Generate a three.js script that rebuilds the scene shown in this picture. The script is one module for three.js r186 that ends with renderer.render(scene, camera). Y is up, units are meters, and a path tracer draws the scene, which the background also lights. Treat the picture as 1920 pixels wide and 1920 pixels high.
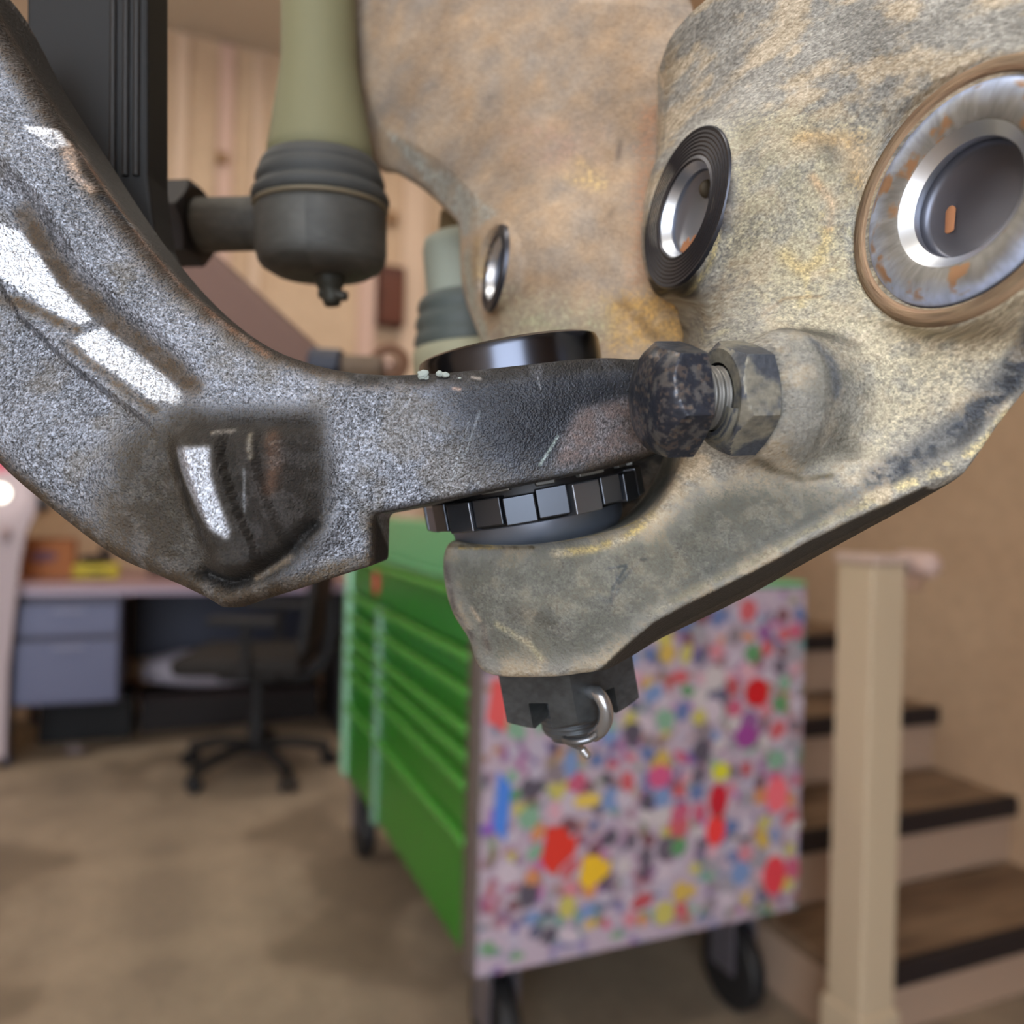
import * as THREE from 'three';
import { RoundedBoxGeometry } from 'three/addons/geometries/RoundedBoxGeometry.js';
import { mergeGeometries, mergeVertices, toCreasedNormals } from 'three/addons/utils/BufferGeometryUtils.js';
import { RectAreaLightUniformsLib } from 'three/addons/lights/RectAreaLightUniformsLib.js';
import { Brush, Evaluator, SUBTRACTION } from 'three-bvh-csg';
RectAreaLightUniformsLib.init();

// ---------------------------------------------------------------- camera, sky, lights, exposure
const scene = new THREE.Scene();
const F = 1490;                                         // focal length in pixels of a 1920 px frame
const camera = new THREE.PerspectiveCamera(2 * Math.atan(960 / F) * 180 / Math.PI, 1, 0.01, 60);
camera.position.set(0, 1.1, 0);
camera.rotation.set(0, -23.1 * Math.PI / 180, 1.6 * Math.PI / 180, 'YXZ');
camera.focus = 0.206;
camera.userData.fStop = 7.2;
camera.updateMatrixWorld(true);
scene.add(camera);
scene.background = new THREE.Color(0.86, 0.94, 1.05);    // overcast daylight, comes in through the open garage door behind the camera
scene.backgroundIntensity = 7.6;
const EXPOSURE = 1.22;
const renderer = new THREE.WebGLRenderer({ antialias: true });
renderer.toneMapping = THREE.LinearToneMapping;
renderer.toneMappingExposure = EXPOSURE;
renderer.shadowMap.enabled = true;

// ---------------------------------------------------------------- helpers
let seed = 7;
function rnd() { seed = (seed * 1664525 + 1013904223) >>> 0; return seed / 4294967296; }
const used = {};
function numbered(n) { used[n] = (used[n] || 0) + 1; return used[n] === 1 ? n : n + '_' + String(used[n] - 1).padStart(3, '0'); }
function tag(o, label, category, group) { o.userData.label = label; o.userData.category = category; if (group) o.userData.group = group; return o; }
function shade(m) { m.castShadow = true; m.receiveShadow = true; return m; }
function mesh(name, geo, mat, parent, label) { const m = shade(new THREE.Mesh(geo, mat)); m.name = parent === scene ? numbered(name) : name; if (label) m.userData.label = label; parent.add(m); return m; }
function struct(name, geo, mat) { const m = mesh(name, geo, mat, scene); m.userData.kind = 'structure'; return m; }
function thing(name, label, category, pos, rotY = 0, group) { const g = new THREE.Group(); g.name = numbered(name); g.position.set(...pos); g.rotation.y = rotY; tag(g, label, category, group); scene.add(g); return g; }
function box(x0, x1, y0, y1, z0, z1, r = 0) {
  const w = Math.abs(x1 - x0), h = Math.abs(y1 - y0), d = Math.abs(z1 - z0);
  const g = r ? new RoundedBoxGeometry(w, h, d, 2, Math.min(r, w / 2.01, h / 2.01, d / 2.01)) : new THREE.BoxGeometry(w, h, d);
  return g.translate((x0 + x1) / 2, (y0 + y1) / 2, (z0 + z1) / 2);
}
function col(r, g, b) { return new THREE.Color().setRGB(r / 255, g / 255, b / 255, THREE.SRGBColorSpace); }
function std(c, roughness = 0.6, metalness = 0, more = {}) { return new THREE.MeshStandardMaterial({ color: c, roughness, metalness, side: THREE.DoubleSide, ...more }); }
const R = new THREE.Vector3(), Q = camera.quaternion.clone();
// camera-aligned workshop frame (millimetres, z towards the viewer): a pixel and a depth give a measured point
function P(px, py, D) { return new THREE.Vector3((px - 960) / F * D, -(py - 960) / F * D, -D); }
function toWorld(v) { return v.clone().multiplyScalar(0.001).applyQuaternion(Q).add(camera.position); }
// a ray through a pixel met with a plane of the room: used to measure where background things stand
function onPlane(px, py, axis, value) {
  const d = new THREE.Vector3((px - 960) / F, -(py - 960) / F, -1).applyQuaternion(Q);
  const t = (value - camera.position[axis]) / d[axis];
  return camera.position.clone().addScaledVector(d, t);
}
function fgThing(name, label, category, base, group) {
  const g = new THREE.Group(); g.name = numbered(name); g.quaternion.copy(Q); g.position.copy(toWorld(base)); g.userData.base = base.toArray();
  tag(g, label, category, group); scene.add(g); return g;
}
function fg(name, geo, mat, parent, label) {           // geometry in camera-frame millimetres -> a part of its thing
  let top = parent; while (!top.userData.base) top = top.parent;
  geo.translate(...top.userData.base.map((v) => -v)); geo.scale(0.001, 0.001, 0.001);
  return mesh(name, geo, mat, parent, label);
}
function aim(geo, c, axis) { geo.applyQuaternion(new THREE.Quaternion().setFromUnitVectors(new THREE.Vector3(0, 1, 0), axis.clone().normalize())); return geo.translate(c.x, c.y, c.z); }
function lathe(pts, c, axis, seg = 72, crease = 0.5) {
  const g = new THREE.LatheGeometry(pts.map(([r, t]) => new THREE.Vector2(r, t)), seg);
  const uv = g.attributes.uv.clone();
  g.deleteAttribute('normal');
  const out = toCreasedNormals(g, crease);
  return aim(out, c, axis);
}
// noise
function makeNoise(s) {
  const N = 256, t = new Float32Array(N * N); let a = s >>> 0;
  for (let i = 0; i < N * N; i++) { a = (a * 1664525 + 1013904223) >>> 0; t[i] = a / 4294967296; }
  return (x, y) => {
    const xf = Math.floor(x), yf = Math.floor(y); let u = x - xf, v = y - yf; u = u * u * (3 - 2 * u); v = v * v * (3 - 2 * v);
    const x0 = xf & 255, x1 = (xf + 1) & 255, y0 = (yf & 255) << 8, y1 = ((yf + 1) & 255) << 8;
    const p = t[y0 + x0] + (t[y0 + x1] - t[y0 + x0]) * u, q = t[y1 + x0] + (t[y1 + x1] - t[y1 + x0]) * u;
    return p + (q - p) * v;
  };
}
const n1 = makeNoise(11), n2 = makeNoise(23), n3 = makeNoise(57);
function fbm(n, x, y, o = 4) { let s = 0, a = 0.5, w = 0; for (let i = 0; i < o; i++) { s += a * n(x, y); w += a; a *= 0.55; x = x * 2.03 + 17.1; y = y * 2.03 + 5.3; } return s / w; }
const clamp = (x, a = 0, b = 1) => Math.min(b, Math.max(a, x));
const sstep = (a, b, x) => { const t = clamp((x - a) / (b - a)); return t * t * (3 - 2 * t); };
const lerp = (a, b, t) => a + (b - a) * t;
function dataTex(w, h, data, srgb, repeat) {
  const t = new THREE.DataTexture(data, w, h, THREE.RGBAFormat); t.magFilter = t.minFilter = THREE.LinearFilter;
  t.wrapS = t.wrapT = repeat ? THREE.MirroredRepeatWrapping : THREE.ClampToEdgeWrapping; if (srgb) t.colorSpace = THREE.SRGBColorSpace; t.needsUpdate = true; return t;
}
// tiled grain for smaller things: colour around a base with spots of a second colour, and a bump
function grainTex(size, f) {
  const c = new Uint8Array(size * size * 4), b = new Uint8Array(size * size * 4);
  for (let j = 0; j < size; j++) for (let i = 0; i < size; i++) {
    const [r, g, bl, h] = f(i / size, j / size), k = (j * size + i) * 4;
    c[k] = clamp(r, 0, 255); c[k + 1] = clamp(g, 0, 255); c[k + 2] = clamp(bl, 0, 255); c[k + 3] = 255;
    b[k] = b[k + 1] = b[k + 2] = clamp(h, 0, 1) * 255; b[k + 3] = 255;
  }
  return [dataTex(size, size, c, true, true), dataTex(size, size, b, false, true)];
}
// thin-plate spline through [x, y, value]
function tps(pts) {
  const n = pts.length, m = n + 3, A = [];
  const U = (r2) => (r2 < 1e-9 ? 0 : 0.5 * r2 * Math.log(r2));
  for (let i = 0; i < m; i++) A.push(new Float64Array(m + 1));
  for (let i = 0; i < n; i++) {
    for (let j = 0; j < n; j++) A[i][j] = U((pts[i][0] - pts[j][0]) ** 2 + (pts[i][1] - pts[j][1]) ** 2);
    A[i][i] += 40;
    A[i][n] = A[n][i] = 1; A[i][n + 1] = A[n + 1][i] = pts[i][0]; A[i][n + 2] = A[n + 2][i] = pts[i][1]; A[i][m] = pts[i][2];
  }
  for (let i = 0; i < m; i++) {
    let p = i; for (let k = i + 1; k < m; k++) if (Math.abs(A[k][i]) > Math.abs(A[p][i])) p = k;
    [A[i], A[p]] = [A[p], A[i]];
    for (let k = i + 1; k < m; k++) { const f = A[k][i] / A[i][i]; if (f) for (let j = i; j <= m; j++) A[k][j] -= f * A[i][j]; }
  }
  const w = new Float64Array(m);
  for (let i = m - 1; i >= 0; i--) { let s = A[i][m]; for (let j = i + 1; j < m; j++) s -= A[i][j] * w[j]; w[i] = s / A[i][i]; }
  return (x, y) => { let s = w[n] + w[n + 1] * x + w[n + 2] * y; for (let i = 0; i < n; i++) s += w[i] * U((x - pts[i][0]) ** 2 + (y - pts[i][1]) ** 2); return s; };
}
const surfaceThrough = (list) => tps(list.map(([px, py, D]) => { const p = P(px, py, D); return [p.x, p.y, D]; }));
// outlines: closed Catmull-Rom through measured points; a point flagged 1 keeps its corner
function outline(list, sub = 5) {
  const p = list.map(([px, py, D, c]) => { const v = P(px, py, D); return [v.x, v.y, c]; }), out = [], n = p.length;
  for (let i = 0; i < n; i++) {
    const b = p[i], c = p[(i + 1) % n], a = b[2] ? b : p[(i + n - 1) % n], d = c[2] ? c : p[(i + 2) % n];
    for (let k = 0; k < sub; k++) {
      const t = k / sub, q = [0, 1].map((e) => 0.5 * (2 * b[e] + (c[e] - a[e]) * t + (2 * a[e] - 5 * b[e] + 4 * c[e] - d[e]) * t * t + (3 * b[e] - a[e] - 3 * c[e] + d[e]) * t * t * t));
      out.push(q);
    }
  }
  return out;
}
function polyDist(poly, x, y) {
  let d = 1e9, s = 1;
  for (let i = 0, j = poly.length - 1; i < poly.length; j = i++) {
    const ex = poly[j][0] - poly[i][0], ey = poly[j][1] - poly[i][1], wx = x - poly[i][0], wy = y - poly[i][1];
    const t = clamp((wx * ex + wy * ey) / (ex * ex + ey * ey + 1e-12)), bx = wx - ex * t, by = wy - ey * t;
    d = Math.min(d, bx * bx + by * by);
    const c1 = y >= poly[i][1], c2 = y < poly[j][1], c3 = ex * wy > ey * wx;
    if ((c1 && c2 && c3) || (!c1 && !c2 && !c3)) s = -s;
  }
  return s * Math.sqrt(d);
}
// signed distance to an open polyline (positive on the right hand when walking along it in x-right, y-up) and the place along it
function lineDist(line, x, y) {
  let d = 1e9, sg = 1, at = 0, run = 0;
  for (let i = 0; i + 1 < line.length; i++) {
    const ex = line[i + 1][0] - line[i][0], ey = line[i + 1][1] - line[i][1], wx = x - line[i][0], wy = y - line[i][1], L = Math.hypot(ex, ey);
    const t = clamp((wx * ex + wy * ey) / (L * L)), q = Math.hypot(wx - ex * t, wy - ey * t);
    if (q < d) { d = q; sg = ex * wy - ey * wx > 0 ? -1 : 1; at = run + t * L; }
    run += L;
  }
  return [sg * d, at / run];
}
const smax = (a, b, k) => { const h = Math.max(k - Math.abs(a - b), 0) / k; return Math.max(a, b) + h * h * k * 0.25; };
const smin = (a, b, k) => -smax(-a, -b, k);
// surface nets over a field in (x, y, depth)
function surfaceNets(lo, hi, h, prep, field) {
  const nx = Math.ceil((hi[0] - lo[0]) / h) + 1, ny = Math.ceil((hi[1] - lo[1]) / h) + 1, nz = Math.ceil((hi[2] - lo[2]) / h) + 1;
  const v = new Float32Array(nx * ny * nz), id = new Int32Array(nx * ny * nz).fill(-1), sx = ny * nz, sy = nz;
  for (let i = 0; i < nx; i++) for (let j = 0; j < ny; j++) {
    const x = lo[0] + i * h, y = lo[1] + j * h, c = prep(x, y), o = i * sx + j * sy;
    for (let k = 0; k < nz; k++) v[o + k] = field(c, x, y, lo[2] + k * h);
  }
  const pos = [], nor = [], idx = [];
  const off = [0, 1, sy, sy + 1, sx, sx + 1, sx + sy, sx + sy + 1];
  const edges = []; for (let a = 0; a < 8; a++) for (const bit of [1, 2, 4]) if (!(a & bit)) edges.push([a, a | bit]);
  for (let i = 0; i + 1 < nx; i++) for (let j = 0; j + 1 < ny; j++) for (let k = 0; k + 1 < nz; k++) {
    const o = i * sx + j * sy + k; let m = 0;
    for (let a = 0; a < 8; a++) if (v[o + off[a]] < 0) m |= 1 << a;
    if (m === 0 || m === 255) continue;
    let X = 0, Y = 0, Z = 0, n = 0;
    for (const [a, b] of edges) {
      const va = v[o + off[a]], vb = v[o + off[b]]; if ((va < 0) === (vb < 0)) continue;
      const t = va / (va - vb);
      X += lerp(a >> 2 & 1, b >> 2 & 1, t); Y += lerp(a >> 1 & 1, b >> 1 & 1, t); Z += lerp(a & 1, b & 1, t); n++;
    }
    X /= n; Y /= n; Z /= n;
    id[o] = pos.length / 3;
    pos.push(lo[0] + (i + X) * h, lo[1] + (j + Y) * h, -(lo[2] + (k + Z) * h));
    const c = off.map((q) => v[o + q]);
    const gx = (c[4] - c[0]) * (1 - Y) * (1 - Z) + (c[5] - c[1]) * (1 - Y) * Z + (c[6] - c[2]) * Y * (1 - Z) + (c[7] - c[3]) * Y * Z;
    const gy = (c[2] - c[0]) * (1 - X) * (1 - Z) + (c[3] - c[1]) * (1 - X) * Z + (c[6] - c[4]) * X * (1 - Z) + (c[7] - c[5]) * X * Z;
    const gz = (c[1] - c[0]) * (1 - X) * (1 - Y) + (c[3] - c[2]) * (1 - X) * Y + (c[5] - c[4]) * X * (1 - Y) + (c[7] - c[6]) * X * Y;
    const L = Math.hypot(gx, gy, gz) || 1; nor.push(gx / L, gy / L, -gz / L);
  }
  const quad = (a, b, c, d, flip) => { if (a < 0 || b < 0 || c < 0 || d < 0) return; if (flip) idx.push(a, c, b, a, d, c); else idx.push(a, b, c, a, c, d); };
  for (let i = 1; i + 1 < nx; i++) for (let j = 1; j + 1 < ny; j++) for (let k = 1; k + 1 < nz; k++) {
    const o = i * sx + j * sy + k, s = v[o] < 0;
    if (s !== v[o + sx] < 0) quad(id[o], id[o - sy], id[o - sy - 1], id[o - 1], s);
    if (s !== v[o + sy] < 0) quad(id[o], id[o - 1], id[o - sx - 1], id[o - sx], s);
    if (s !== v[o + 1] < 0) quad(id[o], id[o - sx], id[o - sx - sy], id[o - sy], s);
  }
  const g = new THREE.BufferGeometry();
  g.setAttribute('position', new THREE.Float32BufferAttribute(pos, 3)); g.setAttribute('normal', new THREE.Float32BufferAttribute(nor, 3)); g.setIndex(idx);
  return g;
}
function planarUV(g, x0, x1, y0, y1, front, ku = -0.7, kv = 0.42) {          // over the casting's face; the flanks carry the skin on backwards
  const p = g.attributes.position, uv = new Float32Array(p.count * 2);
  for (let i = 0; i < p.count; i++) { const x = p.getX(i), y = p.getY(i), b = front ? Math.max(0, -p.getZ(i) - front(x, y) - 3) : 0; uv[2 * i] = (x + b * ku - x0) / (x1 - x0); uv[2 * i + 1] = (y + b * kv - y0) / (y1 - y0); }
  g.setAttribute('uv', new THREE.BufferAttribute(uv, 2)); return g;
}
function boxUV(g, s) {                                  // uv in metres times s, by the dominant axis
  if (g.index) g = g.toNonIndexed();
  const p = g.attributes.position, uv = new Float32Array(p.count * 2), a = new THREE.Vector3(), b = new THREE.Vector3(), c = new THREE.Vector3();
  for (let i = 0; i < p.count; i += 3) {
    a.fromBufferAttribute(p, i); b.fromBufferAttribute(p, i + 1); c.fromBufferAttribute(p, i + 2);
    const n = b.clone().sub(a).cross(c.clone().sub(a)), X = Math.abs(n.x), Y = Math.abs(n.y), Z = Math.abs(n.z);
    [a, b, c].forEach((q, e) => { const [u, v] = X > Y && X > Z ? [q.z, q.y] : Y > Z ? [q.x, q.z] : [q.x, q.y]; uv[(i + e) * 2] = u * s; uv[(i + e) * 2 + 1] = v * s; });
  }
  g.setAttribute('uv', new THREE.BufferAttribute(uv, 2)); return g;
}
// a casting's own skin: base colour and grain by noise, wear and dirt painted where the casting carries them
function skin(W, H, x0, x1, y0, y1, at, marks, base) {
  const cv = document.createElement('canvas'), gl = document.createElement('canvas');
  cv.width = gl.width = W; cv.height = gl.height = H;
  const a = cv.getContext('2d'), b = gl.getContext('2d'), k = W / (x1 - x0);
  const T = ([px, py]) => { const [x, y] = at(px, py); return [(x - x0) * k, H - (y - y0) * k]; };
  for (const m of marks) {
    for (const [ctx, style] of [[a, `rgb(${m.c})`], [b, `rgb(${Math.round((m.r ?? 0.6) * 255)},${Math.round((m.m ?? 0.2) * 255)},${Math.round((m.p ?? 0.45) * 255)})`]]) {
      ctx.globalAlpha = m.a ?? 1; ctx.filter = m.b ? `blur(${m.b}px)` : 'none';
      ctx.fillStyle = ctx.strokeStyle = style; ctx.lineCap = ctx.lineJoin = 'round'; ctx.beginPath();
      (m.poly || m.line || m.raw).forEach((q, i) => { const t = m.raw ? [(q[0] - x0) * k, H - (q[1] - y0) * k] : T(q); i ? ctx.lineTo(...t) : ctx.moveTo(...t); });
      if (m.outside) { ctx.closePath(); ctx.rect(0, 0, W, H); ctx.fill('evenodd'); } else if (m.poly) { ctx.closePath(); ctx.fill(); } else { if (m.raw && !m.open) ctx.closePath(); ctx.lineWidth = m.w; ctx.stroke(); }
    }
  }
  const A = a.getImageData(0, 0, W, H).data, B = b.getImageData(0, 0, W, H).data;
  const c = new Uint8Array(W * H * 4), g = new Uint8Array(W * H * 4), h = new Uint8Array(W * H * 4);
  for (let j = 0; j < H; j++) for (let i = 0; i < W; i++) {
    const q = (j * W + i) * 4, o = ((H - 1 - j) * W + i) * 4, x = x0 + (i + 0.5) / k, y = y0 + (j + 0.5) / k;
    const s = base(x, y);                               // [r, g, b, rough, metal, bump, speckle, patches]
    let al = A[o + 3] / 255;
    if (al > 0.002) {
      const pt = B[o + 2] / 255;
      al = clamp(al + al * (1 - al) * 4.5 * (s[6] - 0.5)) * lerp(1, sstep(0.36, 0.58, s[7]), pt);
      const sp = 1 + (s[6] - 0.5) * 0.55;
      for (let e = 0; e < 3; e++) s[e] = lerp(s[e], A[o + e] * sp, al);
      s[3] = lerp(s[3], B[o] / 255, al); s[4] = lerp(s[4], B[o + 1] / 255, al);
    }
    for (let e = 0; e < 3; e++) { c[q + e] = clamp(s[e], 0, 255); h[q + e] = clamp(s[5]) * 255; }
    g[q] = 255; g[q + 1] = clamp(s[3]) * 255; g[q + 2] = clamp(s[4]) * 255; c[q + 3] = g[q + 3] = h[q + 3] = 255;
  }
  const rm = dataTex(W, H, g, false);
  return { map: dataTex(W, H, c, true), roughnessMap: rm, metalnessMap: rm, bumpMap: dataTex(W, H, h, false), roughness: 1, metalness: 1 };
}
// ---------------------------------------------------------------- the room: closed, with an open garage door behind the camera
function wallTex(c0, c1, sx, sy) { return grainTex(256, (u, v) => { const a = fbm(n1, u * sx, v * sy, 5), b = n2(u * 120, v * 120); return [...[0, 1, 2].map((i) => lerp(c0[i], c1[i], clamp((a - 0.3) * 2.2)) * (0.97 + 0.06 * b)), 0.5 * a + 0.5 * b]; }); }
const [wC, wB] = wallTex([200, 174, 146], [188, 160, 132], 6, 6);
const wallM = std(0xffffff, 0.9, 0, { map: wC, bumpMap: wB, bumpScale: 0.001 });
const wallRM = std(col(224, 216, 208), 0.9, 0, { map: wC, bumpMap: wB, bumpScale: 0.001 });
const [fC, fB] = grainTex(1024, (u, v) => {
  const a = fbm(n1, u * 7, v * 7, 5), b = fbm(n2, u * 18 + 4, v * 18, 4), s = n3(u * 250, v * 250), st = sstep(0.55, 0.7, fbm(n3, u * 5 + 9, v * 5, 4));
  let c = [138 + 70 * (a - 0.5) + 30 * (b - 0.5), 122 + 62 * (a - 0.5) + 28 * (b - 0.5), 104 + 54 * (a - 0.5) + 24 * (b - 0.5)]; c = c.map((e, i) => lerp(e, [92, 78, 62][i], st * 0.6)); return [...c.map((e) => e * (0.95 + 0.1 * s)), 0.5 * a + 0.5 * s];
});
const floorM = std(0xffffff, 0.7, 0, { map: fC, bumpMap: fB, bumpScale: 0.0015 });
struct('floor', boxUV(box(-3.6, 2.4, -0.2, 0, -4.8, 3.0), 0.42), floorM);
struct('ground', boxUV(box(-14, 10, -0.24, -0.02, 3.0, 14), 0.2), std(col(205, 204, 200), 0.9));
struct('ceiling', box(-3.6, 2.4, 3.6, 3.8, -4.8, 3.0), std(col(206, 196, 180), 0.9));
struct('wall_back', boxUV(box(-3.6, 2.4, 0, 3.6, -4.8, -4.6), 0.4), wallM);
struct('wall_left', boxUV(box(-3.6, -3.4, 0, 3.6, -4.6, 3.0), 0.4), wallM);
struct('wall_right', boxUV(box(2.17, 2.4, 0, 3.6, -4.6, 3.0), 0.4), wallRM);
struct('wall_front', boxUV(mergeGeometries([box(-3.4, -3.3, 0, 3.6, 2.8, 3.0), box(-0.5, 2.17, 0, 3.6, 2.8, 3.0), box(-3.3, -0.5, 3.3, 3.6, 2.8, 3.0)]), 0.4), wallM);  // unseen door opening, made taller so castings reflect more sky
struct('wall_stair', boxUV(box(1.31, 2.17, 0, 3.6, -2.75, -2.61), 0.4), std(col(176, 142, 108), 0.9));
// cream battens and door casings on the back wall
const batten = std(col(206, 180, 156), 0.8), pinkish = std(col(200, 168, 152), 0.85);
[[322, 346, batten], [404, 432, pinkish], [470, 488, batten], [676, 708, pinkish], [756, 800, batten]].forEach(([a, b, m], i) => {
  const p = onPlane(a, 450, 'z', -4.56), q = onPlane(b, 450, 'z', -4.56); struct('trim_' + (i + 1), box(p.x, q.x, 0.02, 3.58, -4.6, -4.56, 0.006), m);
});
// unseen ceiling fittings, added to light the room
function lamp(x, z, lab) {
  const t = thing('added_ceiling_light', lab, 'light', [x, 3.6, z]);
  mesh('housing', box(-0.62, 0.62, -0.07, -0.001, -0.11, 0.11, 0.01), std(col(225, 225, 222), 0.6), t);
  const dm = std(col(255, 246, 232), 0.5, 0, { emissive: col(255, 236, 210), emissiveIntensity: 3 }); mesh('diffuser', box(-0.58, 0.58, -0.095, -0.07, -0.08, 0.08, 0.008), dm, t);
  const l = new THREE.RectAreaLight(new THREE.Color(1, 0.94, 0.85), CEIL, 1.16, 0.16); l.position.set(x, 3.49, z); l.lookAt(x, 0, z); scene.add(l);
}
const CEIL = 34;
lamp(-1.6, -2.6, 'added white ceiling light fitting over the left side, in front of the desk');
lamp(0.9, -3.2, 'added white ceiling light fitting above the far end of the tool chest');
lamp(-0.4, -0.2, 'added white ceiling light fitting over the middle of the garage');
// ================================================================ FOREGROUND: the steering end, measured in camera-frame millimetres
// ---- steering knuckle
const kOut = outline([
  [-60, -80, 213], [40, 100, 213], [130, 240, 214], [190, 335, 214], [250, 420, 214], [320, 505, 214], [400, 580, 214], [500, 648, 213], [570, 678, 213], [640, 695, 212], [720, 702, 211],
  [800, 700, 211], [900, 694, 211], [1000, 685, 212], [1100, 676, 216], [1190, 668, 220], [1238, 670, 224], [1262, 700, 226], [1266, 780, 226], [1255, 842, 224, 1], [1190, 862, 218], [1100, 885, 214], [1000, 905, 212],
  [900, 925, 211], [800, 946, 210], [745, 957, 210], [713, 963, 210, 1], [707, 972, 210, 1], [704, 1058, 210, 1], [640, 1078, 210], [560, 1104, 210], [500, 1122, 210], [468, 1134, 210], [433, 1135, 210, 1], [408, 1118, 210], [383, 1105, 210], [300, 1070, 209],
  [240, 1042, 209], [167, 990, 209], [63, 908, 208], [0, 853, 207], [-100, 770, 207], [-220, 650, 207], [-260, 300, 207], [-150, -100, 210]]);
const kFront = surfaceThrough([
  [-150, 100, 203], [-150, 500, 200], [-100, 750, 199], [0, 350, 202], [0, 650, 200], [0, 820, 198], [130, 300, 207], [150, 700, 199], [150, 930, 198], [260, 500, 207], [200, 800, 197], [400, 640, 206], [430, 1110, 200],
  [300, 1000, 198], [560, 1080, 200], [690, 1040, 203], [690, 850, 202], [620, 760, 205], [850, 800, 203], [850, 710, 206], [1000, 790, 205], [1150, 770, 212], [1250, 760, 222], [800, 930, 204], [1100, 870, 209], [-50, -50, 205]]);
const KD = 203;
const kpx = (x, y, D = KD) => [960 + x * F / D, 960 - y * F / D];
const mmLine = (l, D = KD) => l.map(([px, py]) => { const p = P(px, py, D); return [p.x, p.y]; });
const crease = mmLine([[-140, 240], [-40, 330], [22, 385], [62, 455], [110, 530], [185, 600], [270, 668], [345, 735], [385, 775]]);
const pinch = mmLine([[395, 1075], [440, 1092], [490, 1072], [545, 1035], [592, 985]]);
function kRelief(x, y) {
  const [px, py] = kpx(x, y); let o = 0;
  // crease with the worn shelf beneath it
  const [s, t] = lineDist(crease, x, y), fade = 1 - sstep(0.86, 1, t), w = 4 + 8 * sstep(0.2, 0.45, t) - 2 * sstep(0.7, 1, t);
  let e = 0;
  if (s < 0) e = 3.2 * sstep(-9, -0.3, s) - 1.6 * sstep(-22, -8, s) * (1 - sstep(-9, -2, s));
  else if (s < w) e = 3.2 - 2.2 * s / w;
  else e = 1 + 2.4 * sstep(w, w + 2.2, s) * (1 - sstep(w + 2, w + 24, s)) - sstep(w + 6, w + 30, s);
  o += e * fade * (1 - sstep(30, 42, Math.abs(s)));
  // bump-stop boss with its raised lip
  const [bx, by] = kpx(x, y, 195), xr = lerp(370, 437, clamp((by - 830) / 200) ** 1.4), u = bx - xr;
  const win = sstep(768, 845, by) * (1 - sstep(1052, 1098, by - Math.max(0, (bx - 470)) * -0.55));
  let b = 0;
  if (u < -6) b = 9.5 * sstep(-74, -6, u); else if (u < 42) b = 9.5 - 0.02 * (u + 6); else if (u < 50) b = lerp(8.5, 5.6, sstep(42, 50, u)); else b = 5.6 - 1.2 * sstep(50, 100, u) - 4.4 * sstep(96, 205, u);
  if (u > 50) b += 1.1 * Math.exp(-(((u - 92) / 9) ** 2)) - 0.9 * Math.exp(-(((u - 108) / 8) ** 2));
  o -= b * win * 1;
  o += 1.6 * Math.exp(-(((bx - 470) / 120) ** 4)) * Math.exp(-(((by - 792) / 13) ** 2));
  const [pd] = lineDist(pinch, x, y); o += 3.6 * Math.exp(-((pd / 1.7) ** 2)) - 1.2 * Math.exp(-(((pd - 4.5) / 2.6) ** 2)) ;
  o += 1.2 * Math.exp(-(((bx - 598) / 16) ** 2)) * sstep(790, 850, by) * (1 - sstep(960, 1010, by));
  // pitted cast edge
  o += 0.5 * (n1(x * 0.1 + 40, y * 0.1 + 9) - 0.5) + 0.12 * (n2(x * 0.4, y * 0.4) - 0.5);
  return o;
}
const BJ = P(1000, 930, 248), BU = new THREE.Vector3(-0.18, 1, 0.08).normalize();   // ball joint centre and its axis
const onAxis = (t) => BJ.clone().addScaledVector(BU, t);
function axisCoords(x, y, D, c, u) { const dx = x - c.x, dy = y - c.y, dz = -D - c.z, t = dx * u.x + dy * u.y + dz * u.z; return [Math.sqrt(Math.max(0, dx * dx + dy * dy + dz * dz - t * t)), t]; }
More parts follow.
